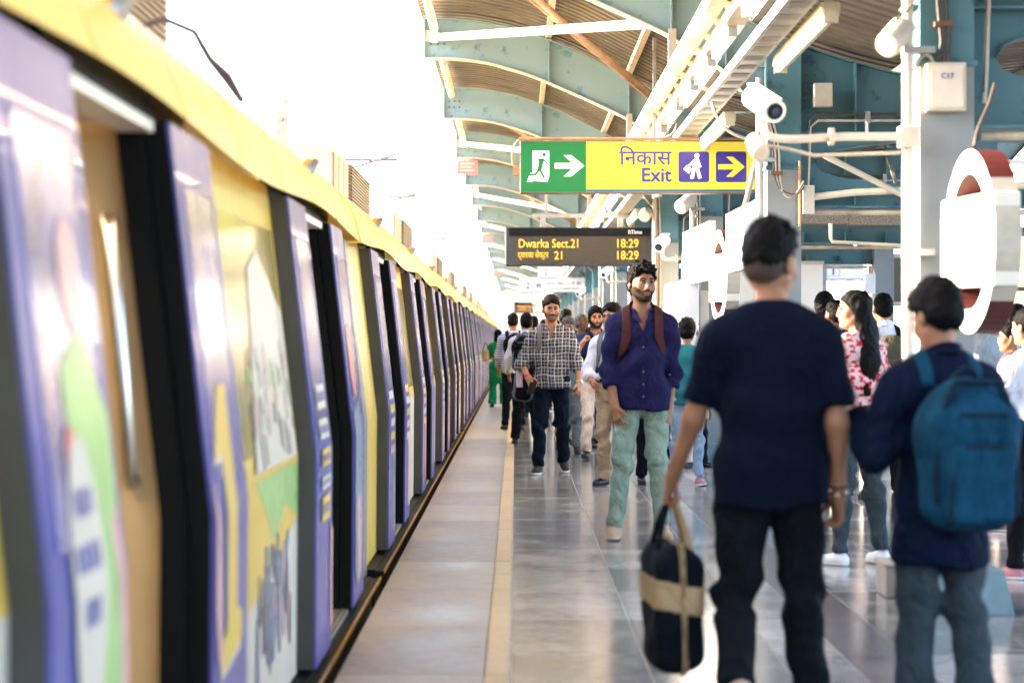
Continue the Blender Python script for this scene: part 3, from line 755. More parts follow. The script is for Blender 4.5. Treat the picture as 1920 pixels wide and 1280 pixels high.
    def straps(s, parent, m, xc=0.105, w_=0.029, off=0.028, front=True, zlo=0.10, one=None):
        """carrying straps shaped on the shoulders"""
        u = s.u; r = min(s.res, 0.01)
        lo = s.tp(-0.3, 0, zlo - 0.1).copy(); lo[:2] = -0.3; hi = np.array([0.3, 0.3, s.P[2] + 0.62 * u]); lo[1] = min(s.hc[1], 0) - 0.28
        for q in ((1, -1) if one is None else (one,)):
            F = Fld(axis(lo[0], hi[0], r), axis(lo[1], hi[1], r), axis(lo[2], hi[2], r)); s.torso(F, off, 0.055)
            G = F.D.copy() + 0.024
            X, Y, Z = F.grid(); T = s.T
            x, y, z = ((X - s.P[0]) * T[0, i] + (Y - s.P[1]) * T[1, i] + (Z - s.P[2]) * T[2, i] for i in range(3))
            xc_ = q * (xc + (0.11 * np.clip((0.37 * u - z) / (0.2 * u), 0, 1.3) ** 2 if front else 0)) * u
            d = np.maximum(F.D, np.abs(x - xc_) - w_ * u); d = np.maximum(d, -G)
            d = np.maximum(d, zlo * u - z)
            d = np.maximum(d, np.where(z < 0.42 * u, y - 0.03, -1))
            F.D = d.astype(np.float32); F.build('strap', m, parent)
    def world(s, p):
        a = s.root.rotation_euler[2]; c, n = math.cos(a), math.sin(a); l = s.root.location
        return Vector((l.x + c * p[0] - n * p[1], l.y + n * p[0] + c * p[1], l.z + p[2]))
    def attach(s, name, label, cat, group=None):
        o = empty(name, s.root.location, s.root.rotation_euler[2], label, cat, group); return o

def ball(mb, c, r, nu=10, nv=7):
    vs = [(c[0], c[1], c[2] + r)]; fs = []
    for j in range(1, nv):
        t = math.pi * j / nv
        for i in range(nu):
            a = 2 * math.pi * i / nu; vs.append((c[0] + r * math.sin(t) * math.cos(a), c[1] + r * math.sin(t) * math.sin(a), c[2] + r * math.cos(t)))
    vs.append((c[0], c[1], c[2] - r)); n = len(vs) - 1
    for i in range(nu):
        k = (i + 1) % nu; fs.append((0, 1 + i, 1 + k)); fs.append((n, n - nu + k, n - nu + i))
        for j in range(nv - 2): fs.append((1 + j * nu + i, 1 + (j + 1) * nu + i, 1 + (j + 1) * nu + k, 1 + j * nu + k))
    mb.add(vs, fs)

def backpack(p, label, m, m2, size=(0.155, 0.09, 0.235), zc=0.24, straps=True, group=None, detail=True, yoff=0.0, strap_m=None):
    b = p.attach('backpack', label, 'backpack', group); u = p.u; T = p.T
    yb = 0.135 * p.g + size[1] * 0.9 + yoff
    c = p.tp(0, yb, zc); hs = np.array(size) * u
    lo = c - np.linalg.norm(hs) - 0.1; hi = c + np.linalg.norm(hs) + 0.1; r = 0.0095 if detail else 0.015
    F = Fld(axis(lo[0], hi[0], r), axis(lo[1], hi[1], r), axis(lo[2], hi[2], r))
    F.rbox(p.tp(0, yb, zc - size[2] * 0.17), (hs[0], hs[1], hs[2] * 0.80), 0.08, 0, T); F.ell(p.tp(0, yb - 0.01, zc + size[2] * 0.38), (size[0] * 0.94 * u, size[1] * 0.95 * u, size[2] * 0.62 * u), 0.10, T)
    F.folds(0.003, 5, 30, 12); F.build('bag_body', m, b)
    F = Fld(axis(lo[0], hi[0], r), axis(lo[1], hi[1], r), axis(lo[2], hi[2], r))
    F.rbox(p.tp(0, yb + size[1] * 0.95, zc - size[2] * 0.36), (hs[0] * 0.74, hs[1] * 0.42, hs[2] * 0.5), 0.03, 0, T)
    F.folds(0.002, 6, 30, 12); F.build('front_pocket', m, b)
    if detail:
        F = Fld(axis(lo[0], hi[0], r), axis(lo[1], hi[1], r), axis(lo[2], hi[2], r))
        F.rbox(p.tp(0, yb + size[1] * 0.86, zc + size[2] * 0.36), (hs[0] * 0.66, hs[1] * 0.36, hs[2] * 0.24), 0.025, 0, T); F.build('upper_pocket', m, b)
        z = MB()
        def arc(w_, y, z0, z1, rr):
            pts = []
            for i in range(13):
                a = math.pi * i / 12; pts.append(p.tp(-w_ * math.cos(a) if 0 < i < 12 else (-w_ if i == 0 else w_), y, z0 + (z1 - z0) * min(1, math.sin(a) * 1.25)))
            z.tube([tuple(q) for q in pts], rr, 6)
        arc(size[0] * 0.74, yb + size[1] * 1.22, zc - size[2] * 0.75, zc + size[2] * 0.10, 0.010)
        arc(size[0] * 0.93, yb + size[1] * 0.72, zc - size[2] * 0.6, zc + size[2] * 0.93, 0.012)
        z.tube([tuple(p.tp(-size[0] * 0.55, yb + size[1] * 1.18, zc + size[2] * 0.52)), tuple(p.tp(size[0] * 0.55, yb + size[1] * 1.18, zc + size[2] * 0.52))], 0.009, 6)
        z.build('zip', m2, b, smooth=True)
        h = MB(); h.tube([tuple(p.tp(x, yb - size[1] * 0.2 + 0.02 * math.sin((x + .06) / .12 * math.pi), zc + size[2] * 0.93 + 0.055 * math.sin((x + 0.06) / 0.12 * math.pi))) for x in np.linspace(-0.06, 0.06, 9)], 0.011, 8)
        h.build('carry_handle', m2, b, smooth=True)
    if straps: p.straps(b, strap_m or m2)
    return b

M_eye = mat('eye_white', (0.22, 0.19, 0.17), 0.4, spec=0.2); M_iris = mat('dark_iris', (0.012, 0.008, 0.006), 0.15)
M_hair = mat('black_hair', (0.0025, 0.002, 0.002), 0.65, bump=0.5, bscale=120, spec=0.09, stretch=(1, 1, 0.3))
M_stub = mat('shaved_hair', (0.050, 0.029, 0.020), 0.75, var=0.3, vscale=200)
M_beard = mat('beard_stubble', (0.010, 0.006, 0.005), 0.8, col2=(0.045, 0.024, 0.016), vscale=220, spec=0.1)
M_lip = mat('lip', (0.19, 0.065, 0.055), 0.6, spec=0.2)
M_button = mat('shirt_button', (0.12, 0.09, 0.12), 0.35)
SKIN = []
for i, c in enumerate([(0.34, 0.160, 0.085), (0.27, 0.128, 0.070), (0.38, 0.19, 0.11), (0.16, 0.072, 0.040)]):
    m = mat('skin_%s' % 'abcd'[i], c, 0.5, var=0.12, vscale=9, bump=0.12, bscale=180, spec=0.25)
    b = m.node_tree.nodes['Principled BSDF']; b.inputs['Subsurface Weight'].default_value = 0.12
    b.inputs['Subsurface Radius'].default_value = (0.012, 0.005, 0.003); b.inputs['Subsurface Scale'].default_value = 0.5
    SKIN.append(m)
# ------------------------------------------------------------------ materials of the place
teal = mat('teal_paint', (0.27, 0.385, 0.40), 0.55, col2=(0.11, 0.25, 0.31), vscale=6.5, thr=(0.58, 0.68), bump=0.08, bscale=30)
teal_d = mat('teal_paint_dark', (0.066, 0.165, 0.190), 0.55, col2=(0.018, 0.085, 0.135), vscale=6.0, thr=(0.56, 0.66), bump=0.08, bscale=30)  # darker, more saturated teal for the deep webs and column heads
sheet = mat('roof_sheet', (0.135, 0.108, 0.082), 0.55, metal=0.15, var=0.35, vscale=0.8)
cream = mat('cream_paint', (0.70, 0.60, 0.44), 0.5, var=0.12, vscale=5)
cream_d = mat('dirty_cream', (0.48, 0.38, 0.26), 0.55, var=0.3, vscale=7)
brownpipe = mat('brown_pipe', (0.36, 0.20, 0.10), 0.5, var=0.25, vscale=6)
white = mat('white_paint', (0.78, 0.77, 0.74), 0.4, var=0.05, vscale=6)
offwhite = mat('off_white_enamel', (0.50, 0.44, 0.35), 0.4, var=0.1, vscale=9)
galv = mat('galvanised', (0.34, 0.33, 0.31), 0.45, metal=0.5, var=0.2, vscale=8)
darkgrey = mat('dark_grey', (0.06, 0.062, 0.065), 0.55, var=0.2, vscale=8)
black = mat('black_rubber', (0.0035, 0.004, 0.0045), 0.6, spec=0.12)
blackm = mat('black_metal', (0.005, 0.006, 0.007), 0.55, spec=0.15)
cable = mat('cable_sheath', (0.06, 0.045, 0.035), 0.6, var=0.3, vscale=20)
conduit = mat('conduit_grey', (0.42, 0.36, 0.28), 0.5, var=0.2, vscale=15)
maroon = mat('maroon_enamel', (0.10, 0.020, 0.017), 0.4, var=0.15, vscale=9)
bolt_m = mat('bolt_steel', (0.12, 0.10, 0.085), 0.5, metal=0.6)
yel = mat('train_yellow', (0.86, 0.62, 0.16), 0.34, var=0.04, vscale=2.5, spec=0.5)
purp = mat('wrap_purple', (0.062, 0.070, 0.300), 0.30, var=0.06, vscale=3, spec=0.35, coat=0.15)
purp_l = mat('wrap_film_sky_sheen', (0.21, 0.19, 0.36), 0.16, var=0.6, vscale=4.5, spec=0.6)  # window film; the pale sky reflection is put into its lavender
yelw = mat('wrap_yellow', (0.62, 0.45, 0.07), 0.35, var=0.05, vscale=3, spec=0.4)
yelp = mat('wrap_yellow_film', (0.42, 0.35, 0.10), 0.14, var=0.2, vscale=2.0, spec=0.55)
wht_w = mat('wrap_white', (0.56, 0.53, 0.45), 0.4, var=0.05, vscale=3, spec=0.35)
grn_w = mat('wrap_green', (0.30, 0.52, 0.16), 0.3, var=0.2, vscale=9)
pink_w = mat('wrap_pink', (0.62, 0.36, 0.36), 0.3, var=0.15, vscale=9)
slate_w = mat('wrap_slate', (0.12, 0.19, 0.30), 0.3, var=0.3, vscale=9)
red_w = mat('wrap_red', (0.52, 0.10, 0.08), 0.3, var=0.15, vscale=9)
ink_w = mat('wrap_ink', (0.06, 0.07, 0.10), 0.35)
tan = mat('interior_tan', (0.58, 0.40, 0.20), 0.4, var=0.08, vscale=3)
alu = mat('brushed_aluminium', (0.42, 0.41, 0.39), 0.35, metal=0.8, var=0.1, vscale=4, stretch=(1, 1, 12))
edgegrey = mat('leaf_edge_grey', (0.050, 0.048, 0.044), 0.42, metal=0.2, var=0.1, vscale=6)
steel = mat('stainless', (0.62, 0.56, 0.48), 0.18, metal=1.0)
brass = mat('brass_highlight_edge', (0.62, 0.38, 0.10), 0.35, metal=0.7, var=0.3, vscale=14)  # thin gold highlight along the step edge, painted as brass

def tiles_mat(name, c, rough, var, sc, bump, band=0.0):
    m = mat(name, c, rough, spec=0.5)
    N, L = m.node_tree.nodes, m.node_tree.links; b = N['Principled BSDF']
    tc = N.new('ShaderNodeTexCoord'); oi = N.new('ShaderNodeObjectInfo')
    geo = N.new('ShaderNodeNewGeometry')
    n1 = N.new('ShaderNodeTexNoise'); n1.inputs['Scale'].default_value = sc; n1.inputs['Detail'].default_value = 10; n1.inputs['Roughness'].default_value = 0.82
    mp = N.new('ShaderNodeMapping'); mp.inputs['Scale'].default_value = (1, 1.0 + band, 1); L.new(geo.outputs['Position'], mp.inputs[0]); L.new(mp.outputs[0], n1.inputs['Vector'])
    n2 = N.new('ShaderNodeTexNoise'); n2.inputs['Scale'].default_value = 1.7; n2.inputs['Detail'].default_value = 6; L.new(geo.outputs['Position'], n2.inputs['Vector'])
    f = math_node(N, L, 'ADD', n1.outputs['Fac'], math_node(N, L, 'MULTIPLY', n2.outputs['Fac'], 0.35))
    f = math_node(N, L, 'ADD', f, math_node(N, L, 'MULTIPLY', oi.outputs['Random'], 0.18))
    mr = N.new('ShaderNodeMapRange'); mr.inputs['From Min'].default_value = 0.56; mr.inputs['From Max'].default_value = 0.94; L.new(f, mr.inputs[0])
    col = mixc(N, L, mr.outputs[0], tuple(x * (1 - var) for x in c), tuple(x * (1 + var) for x in c))
    L.new(col, b.inputs['Base Color'])
    r = N.new('ShaderNodeMapRange'); r.inputs['To Min'].default_value = rough * 0.6; r.inputs['To Max'].default_value = rough * 1.8; L.new(n2.outputs['Fac'], r.inputs[0]); L.new(r.outputs[0], b.inputs['Roughness'])
    bp = N.new('ShaderNodeBump'); bp.inputs['Strength'].default_value = bump; bp.inputs['Distance'].default_value = 0.004
    L.new(n1.outputs['Fac'], bp.inputs['Height']); L.new(bp.outputs[0], b.inputs['Normal']); return m
granite = tiles_mat('polished_granite', (0.285, 0.283, 0.270), 0.11, 0.9, 11, 0.05, 2.6)
granite_d = tiles_mat('dark_granite', (0.12, 0.115, 0.12), 0.16, 0.8, 34, 0.03)
edge_s = tiles_mat('rough_edge_stone', (0.25, 0.205, 0.165), 0.34, 0.55, 10, 0.25, 0.8)
tact = tiles_mat('tactile_beige', (0.53, 0.40, 0.22), 0.5, 0.16, 11, 0.1)
grout = mat('grout', (0.46, 0.42, 0.37), 0.8, var=0.2, vscale=8)
concrete = mat('concrete', (0.28, 0.26, 0.24), 0.85, var=0.2, vscale=2, bump=0.2, bscale=20)

# ------------------------------------------------------------------ ground, track bed, platform
PX0, PX1, PY0, PY1 = -0.693, 7.72, -6.0, 172.0
g = MB(); g.box(-900, 900, -900, 1500, -9.2, -9.0); tag(g.build('ground', mat('city_ground', (0.32, 0.29, 0.25), 0.9, var=0.25, vscale=0.05)), kind='structure')
g = MB(); g.box(-9, -0.9, -40, 260, -1.4, -1.15); tag(g.build('track_bed', concrete), kind='structure')
g = MB(); g.box(PX1 + 0.2, 16.5, -40, 260, -1.4, -1.15); tag(g.build('track_bed', concrete), kind='structure')
g = MB(); g.box(PX0 + 0.03, PX1 - 0.03, PY0, PY1, -1.4, -0.0045)
floor = tag(g.build('platform_floor', grout), kind='structure')
def tile_mesh(name, wx, wy, m, z=0.0, th=0.004):
    g = MB(); a = 0.0025
    a = 0.0005 if name == 'edge_slab' else a; x0, x1, y0, y1 = a, wx - a, a, wy - a
    g.add([(x0, y0, -th), (x1, y0, -th), (x1, y1, -th), (x0, y1, -th), (x0 + .002, y0 + .002, z), (x1 - .002, y0 + .002, z), (x1 - .002, y1 - .002, z), (x0 + .002, y1 - .002, z)],
          [(4, 5, 6, 7), (0, 1, 5, 4), (1, 2, 6, 5), (2, 3, 7, 6), (3, 0, 4, 7)])
    me = bpy.data.meshes.new(name); me.from_pydata(g.v, [], g.f); me.materials.append(m); return me
TW, TL = 0.548, 1.25
X_T0 = -0.022
m_tile = tile_mesh('floor_tile', TW, TL, granite); m_dark = tile_mesh('floor_tile_dark', TW * 0.5, TL, granite_d)
m_half = tile_mesh('floor_tile_half', TW * 0.5, TL, granite)
def piece(name, me, x, y, z=0.0):
    o = bpy.data.objects.new(name, me); COL.objects.link(o); o.location = (x, y, z); o.parent = floor; return o
YT0 = 5.0
nrow = 19; ncol = 14
cols = []; x = X_T0
for c in range(ncol):
    if c == 2:
        cols.append((x, m_half)); x += TW * 0.5; cols.append((x, m_dark)); x += TW * 0.5
    cols.append((x, m_tile)); x += TW
XT_END = x
for r_ in range(nrow):
    for x, me in cols:
        piece('floor_tile', me, x, YT0 + r_ * TL, random.uniform(-0.0006, 0.0006))
# farther and nearer rows of the same tiles, too small to pick apart, joined
g = MB(); rows = [k for k in range(-8, 0)] + [k for k in range(nrow, 133)]
for r_ in rows:
    y = YT0 + r_ * TL
    for x, me in cols:
        wx = TW if me is m_tile else TW * 0.5
        g.mi = 1 if me is m_dark else 0
        g.add([(x + .0025, y + .0025, 0), (x + wx - .0025, y + .0025, 0), (x + wx - .0025, y + TL - .0025, 0), (x + .0025, y + TL - .0025, 0)], [(0, 1, 2, 3)])
tag(g.build('floor_tiles_far', [granite, granite_d], floor), kind='stuff')
m_es = tile_mesh('edge_slab', 0.568, 1.6, edge_s); m_ts = tile_mesh('tactile_tile', 0.092, 0.8, tact, 0.002)
def slabs(me, name, x, L, y0, n, far):
    for k in range(n): piece(name, me, x, y0 + k * L, random.uniform(-0.0008, 0.0008))
    wx = 0.568 if name == 'edge_slab' else 0.092
    g = MB()
    for k in list(range(-5, 0)) + list(range(n, far)):
        y = y0 + k * L; g.add([(x + .0025, y + .003, 0.0), (x + wx - .0025, y + .003, 0.0), (x + wx - .0025, y + L - .003, 0.0), (x + .0025, y + L - .003, 0.0)], [(0, 1, 2, 3)])
    tag(g.build(name + '_far', me.materials[0], floor), kind='stuff')
slabs(m_es, 'edge_slab', PX0, 1.6, 4.6, 17, 104); slabs(m_ts, 'tactile_tile', -0.12, 0.8, 4.6, 40, 208)

# ------------------------------------------------------------------ train
def leafx(z): return -0.782 + 0.006 * z / 0.84 if z < 0.84 else -0.776 - 0.116 * (z - 0.84) / 1.02
def bodyx(z): return leafx(z) - 0.075
def prof(mb, y0, y1, zs, xf, t, dx=0.0):
    out = [(xf(z) + dx, z) for z in zs]; inn = [(xf(z) + dx - t, z) for z in reversed(zs)]
    mb.prism(out + inn, 'y', y0, y1); return mb
LW, OPW = 0.78, 1.40
CL = 21.6
DOORS = [1.25 + 5.4 * k for k in range(4)]
PI_ = math.pi
def scallop(y):
    b = 0.0
    for d in DOORS:
        b = max(b, 0.5 + 0.5 * math.cos(min(PI_, abs(y - d - 1.48) / 2.7 * PI_)))
    return b
def print_quad(mb, y0, y1, z0, z1, dx, n=3, xf=leafx):
    """thin printed patch that follows the side of the car"""
    zs = [z0 + (z1 - z0) * i / n for i in range(n + 1)]
    if z0 < 0.84 < z1: zs = sorted(set(zs + [0.84]))
    prof(mb, y0, y1, zs, xf, 0.0008, dx)
def print_poly(mb, pts, dx, xf=leafx):
    """printed outline (y,z), cut at the bend of the side so that it lies flat on both halves"""
    def clip(ps, keep_low):
        out = []
        for i in range(len(ps)):
            a, b = ps[i], ps[(i + 1) % len(ps)]
            ia = (a[1] <= 0.84) == keep_low; ib = (b[1] <= 0.84) == keep_low
            if ia: out.append(a)
            if ia != ib:
                t = (0.84 - a[1]) / (b[1] - a[1]); out.append((a[0] + (b[0] - a[0]) * t, 0.84))
        return out
    for low in (True, False):
        q = clip(pts, low)
        if len(q) > 2:
            vs = [(xf(z) + dx, y, z) for y, z in q]
            area = sum(q[i][0] * q[(i + 1) % len(q)][1] - q[(i + 1) % len(q)][0] * q[i][1] for i in range(len(q)))
            f = tuple(range(len(q))); mb.add(vs, [f if area > 0 else tuple(reversed(f))])
def ellipse(cy, cz, ry, rz, n=22): return [(cy + ry * math.cos(2 * math.pi * i / n), cz + rz * math.sin(2 * math.pi * i / n)) for i in range(n)]

def door_leaf(root, y0, y1, lead, art=None):
    """lead: +1 when the meeting edge is at y1"""
    mb = MB(); zs = [0.012, 0.84, 1.86]
    e = 0.03
    mb.mi = 0; prof(mb, y0, y1, zs, leafx, 0.010)
    a, b = (y0, y1)
    ya, yb = (a + e, b) if lead > 0 else (a, b - e)
    mb.mi = 1; prof(mb, ya + 0.002, yb - 0.002, zs, leafx, 0.055, -0.0105)
    t0, t1 = (a, a + e) if lead > 0 else (b - e, b)
    mb.mi = 2; prof(mb, t0 + .001, t1 - .001, zs, leafx, 0.068, -0.0105)
    lf = mb.build('door_leaf', [purp, black, edgegrey], root)
    w_ = MB(); prof(w_, y0 + 0.11, y1 - 0.11, [0.93, 1.3, 1.70], leafx, 0.004, 0.003)
    wp = w_.build('window_pane', purp_l, lf)
    r_ = MB()
    prof(r_, y0 + 0.098, y1 - 0.098, [1.7005, 1.712], leafx, 0.006, 0.004)
    for q in ((y0 + 0.098, y0 + 0.1095), (y1 - 0.1095, y1 - 0.098)): prof(r_, q[0], q[1], [0.93, 1.7004], leafx, 0.006, 0.004)
    tag(r_.build('window_seal', purp, wp), kind='stuff')
    return lf

def draught_screen(root, y, handle=0):
    mb = MB(); zs = [0.02, 0.84, 1.88]
    out = [(bodyx(z) - 0.005, z) for z in zs] + [(-1.36, 1.88), (-1.36, 0.02)]
    mb.prism(out, 'y', y, y + 0.05); s_ = mb.build('draught_screen', tan, root)
    if handle:
        h = MB(); yy = y - 0.055 if handle < 0 else y + 0.105
        yw = y if handle < 0 else y + 0.05
        h.tube([(-1.045, yw, 1.61), (-1.045, yy + .015, 1.61), (-1.043, yy, 1.59), (-0.985, yy, 0.96), (-0.982, yy + .015, 0.935), (-0.982, yw, 0.935)], 0.019, 10)
        h.build('grab_handle', steel, s_, smooth=True)
    return s_

def coach(y, label, art=False, group='carriages of the train'):
    root = empty('train_carriage', (0, y, 0), 0, label, 'train carriage', group)
    # roof: a swept shell with a scalloped lower edge
    ys = [i * 0.2 for i in range(int(CL / 0.2) + 1)]; ys[0] = 0.12; ys[-1] = CL - 0.12
    prof_pts = [(-0.872, 0), (-0.905, 1.985), (-0.948, 2.075), (-1.01, 2.15), (-1.10, 2.215), (-1.26, 2.295), (-1.55, 2.38), (-1.95, 2.43), (-2.32, 2.445)]
    full = prof_pts + [(-4.64 - x, z) for x, z in reversed(prof_pts[:-1])]
    vs = []
    for yy in ys:
        zb = 1.85 + 0.045 * scallop(yy)
        for i, (x, z) in enumerate(full):
            vs.append((x, yy, zb if i in (0, len(full) - 1) else z))
    n = len(full); fs = []
    for i in range(len(ys) - 1):
        for k in range(n - 1): fs.append((i * n + k, (i + 1) * n + k, (i + 1) * n + k + 1, i * n + k + 1))
    fs.append(tuple(range(n))); fs.append(tuple((len(ys) - 1) * n + k for k in reversed(range(n))))
    rf = mesh_obj('roof', vs, fs, yel, root, True, auto=40)
    sm = MB()
    for yy in [k * 1.35 + 0.9 for k in range(16)]:
        pts = [(x - 0.003 if 0 < i else x, yy, (1.85 + 0.045 * scallop(yy)) if i == 0 else z + 0.001) for i, (x, z) in enumerate(full[:9])]
        sm.tube(pts, 0.004, 5)
    tag(sm.build('roof_seam', mat('seam_sealant', (0.45, 0.30, 0.08), 0.6), rf), kind='stuff')
    # underframe, floor, far wall, ceiling
    u = MB(); u.box(-0.80, -0.83, 0.15, CL - .15, -0.75, -0.06); u.box(-3.9, -0.83, 0.15, CL - .15, -0.3, -0.06); u.build('underframe', blackm, root)
    u = MB(); u.box(-0.744, -0.753, 0.2, CL - .2, -0.03, -0.010); u.build('step_edge', brass, root); u = MB(); u.box(-0.7535, -0.7995, 0.2, CL - .2, -0.05, -0.018); u.build('step_plate', blackm, root)
    u = MB(); u.box(-0.80, -0.8745, 0.2, CL - .2, -0.06, -0.010); u.build('sill_plate', blackm, root)
    u = MB(); u.box(-3.8, -0.875, 0.15, CL - .15, -0.055, 0.0); u.build('floor', mat('carriage_floor', (0.22, 0.20, 0.18), 0.5), root)
    u = MB(); u.box(-3.86, -3.78, 0.15, CL - .15, 0.001, 1.95); u.build('far_wall', tan, root)
    u = MB(); u.box(-3.78, -1.0, 0.15, CL - .15, 2.0, 2.03); cl = u.build('ceiling', mat('carriage_ceiling', (0.6, 0.52, 0.4), 0.5), root)
    u = MB(); u.box(-1.5, -1.38, 0.6, CL - .6, 1.985, 1.999); u.build('ceiling_lamp', mat('carriage_lamp', (1, 0.9, 0.7), 0.5, emit=2.5, ecol=(1, 0.86, 0.62)), cl)
    for yy in (0.15, CL - 0.2):
        u = MB(); u.prism([(bodyx(0.0), 0.001), (bodyx(.84), 0.84), (bodyx(1.86), 1.86), (-3.6, 1.98), (-3.77, 0.001)], 'y', yy, yy + 0.05); u.build('end_wall', tan, root)
    # side panels between the openings
    op = [(d + LW, d + LW + OPW) for d in DOORS]
    edges = [0.02] + [v for o in op for v in o] + [CL - 0.02]
    for i in range(0, len(edges), 2):
        a, b = edges[i], edges[i + 1]
        mb = MB(); end = i in (0, len(edges) - 2)
        v0 = a + (LW if i else 0.16); v1 = b - (LW if i < len(edges) - 2 else 0.16)
        mb.mi = 1
        for q0, q1 in ((a + .004, v0), (v1, b - .004)): prof(mb, q0, q1, [0.0, 0.84, 1.86], bodyx, 0.06)
        if end:
            mb.mi = 2; prof(mb, v0, v1, [0.0, 0.84, 1.9], bodyx, 0.06)
        else:
            mb.mi = 0; prof(mb, v0, v1, [0.84, 1.9], bodyx, 0.06)
            mb.mi = 3; prof(mb, v0, v1, [0.0, 0.45, 0.84], bodyx, 0.06)
        mb.mi = 4
        if i: prof(mb, a - .03, a + .003, [0.0, 0.84, 1.86], bodyx, 0.065, 0.004)
        if i < len(edges) - 2: prof(mb, b - .003, b + .03, [0.0, 0.84, 1.86], bodyx, 0.065, 0.004)
        pn = mb.build('side_panel', [yelw, edgegrey, alu if not end else yelw, wht_w, black], root)
        if not end:
            wq = MB(); prof(wq, v0 + 0.30, v1 - 0.10, [0.92, 1.3, 1.72], bodyx, 0.003, 0.004); wq.build('window_pane', yelp, pn)
    for d in DOORS:
        for (q0, q1, lead) in ((d, d + LW, 1), (d + LW + OPW, d + 2 * LW + OPW, -1)):
            lf = door_leaf(root, q0, q1, lead)
            st = MB(); k = int(d * 7 + lead) % 3
            if not art and not (lead < 0 and k == 0):
                for j in range(5):
                    st.mi = (0, 1, 0, 1, 2)[(j + k) % 5]
                    z0 = 0.98 - j * 0.085; print_quad(st, q0 + .14, q1 - .16, z0 - 0.05, z0, 0.0045, 1)
                st.mi = 3; print_quad(st, q0 + .45, q1 - .02, 0.1, 0.62, 0.002, 2)
                st.build('printed_art', [wht_w, yelw, pink_w, [slate_w, pink_w, red_w][k]], lf)
        h = MB(); prof(h, d + LW - .05, d + LW + OPW + .05, [1.862, 1.93], bodyx, 0.10, 0.03); h.box(-1.0, -0.965, d - .02, d + 2 * LW + OPW + .02, 1.862, 1.96)
        hd = h.build('door_header', blackm, root)
        h = MB(); h.box(-1.32, -1.02, d + LW + .02, d + LW + OPW - .02, 1.855, 1.87); h.build('header_cover', mat('header_cream', (0.72, 0.66, 0.52), 0.4), hd)
        h = MB(); h.box(-1.02, -0.93, d + LW + .02, d + LW + OPW - .02, 1.832, 1.861); h.build('header_trim', mat('header_white', (0.78, 0.76, 0.68), 0.4), hd)
        s_ = MB(); s_.box(-1.02, -0.805, d + LW + .01, d + LW + OPW - .01, -0.009, 0.008)
        so = s_.build('door_sill', alu, root); s_ = MB()
        for k in range(6): s_.box(-1.0 + k * .033, -0.99 + k * .033, d + LW + .02, d + LW + OPW - .02, 0.008, 0.012)
        tag(s_.build('sill_rib', mat('sill_rib_steel', (0.3, 0.26, 0.22), 0.4, metal=0.6), so), kind='stuff')
        draught_screen(root, d + LW - 0.06, 1); draught_screen(root, d + LW + OPW + 0.01, -1)
        lm = MB(); yy = d + LW + 0.95
        lm.tube([(-0.955, yy, 2.085), (-0.985, yy, 2.10), (-0.995, yy, 2.105)], [0.05, 0.045, 0.02], 12); lo = lm.build('door_lamp', mat('lamp_amber', (0.85, 0.42, 0.03), 0.25), root, smooth=True)
        lm = MB(); lm.tube([(-0.94, yy, 2.075), (-0.962, yy, 2.088)], 0.062, 14); lm.build('lamp_ring', alu, lo, smooth=True)
    # roof units with louvres
    for yy in (4.0, 12.9):
        b = MB(); x1, x0, z0, z1 = -1.34, -3.3, 2.32, 2.74
        b.prism([(x1, z0), (x1, z1 - .03), (x1 - .05, z1), (x0 + .05, z1), (x0, z1 - .03), (x0, z0)], 'y', yy, yy + 4.4)
        un = b.build('roof_unit', mat('roof_unit_tan', (0.55, 0.48, 0.40), 0.5, var=0.15, vscale=4), root)
        for k in range(3):
            b = MB(); b.box(x1, x1 + 0.012, yy + 0.08 + k * .5, yy + 0.53 + k * .5, z0 + .03, z1 - .07); b.build('access_panel', mat('unit_panel', (0.5, 0.42, 0.33), 0.5), un)
        b = MB()
        for k in range(14): b.box(x1, x1 + 0.03, yy + 1.75, yy + 4.2, z0 + .03 + k * .026, z0 + .043 + k * .026)
        tag(b.build('louvre', mat('unit_louvre', (0.36, 0.29, 0.22), 0.5), un), kind='stuff')
    gw = MB()
    for k in range(5): gw.prism([(-1.0, -0.02), (-0.98, 0.84), (-1.08, 1.86), (-1.5, 2.15), (-3.1, 2.15), (-3.55, 1.86), (-3.6, 0)], 'y', CL - 0.12 + k * 0.05, CL - 0.085 + k * 0.05)
    gw.build('gangway_bellows', black, root)
    for yy in (0.02, CL - 0.14):
        e_ = MB(); prof(e_, yy, yy + 0.1, [-0.03, 0.84, 1.86], bodyx, 0.05, 0.012); e_.build('corner_post', alu, root)
    return root

c1 = coach(-8.0, 'nearest yellow and purple train carriage with large advert figures on its open doors', art=True)
c2 = coach(13.6, 'second yellow train carriage, just beyond the first joint in the yellow roof band')
# adverts of the nearest carriage
def leaf_of(root, y):
    best = None
    for o in root.children:
        if o.name.startswith('door_leaf'):
            ly = o.data.vertices[0].co.y
            if best is None or abs(ly - y) < abs(best[1] - y): best = (o, ly)
    return best[0]
A, B, Cc, D_ = [d for d in DOORS]
dA = DOORS[2]                     # the door right beside the camera
lf = leaf_of(c1, dA)
m = MB(); M_ = [grn_w, wht_w, pink_w, slate_w, purp, red_w]
m.mi = 3; print_poly(m, [(dA + .40, .55), (dA + .74, .58), (dA + .77, .15), (dA + .60, .05), (dA + .45, .3)], 0.0052)
m.mi = 0; print_poly(m, [(dA + .28, 1.25), (dA + .50, 1.32), (dA + .72, 1.15), (dA + .70, .60), (dA + .42, .55), (dA + .30, .8)], 0.0058)
m.mi = 2; print_poly(m, ellipse(dA + .47, 1.42, .10, .11), 0.0064); print_poly(m, [(dA + .62, .95), (dA + .70, .98), (dA + .77, .62), (dA + .70, .58)], 0.0064)
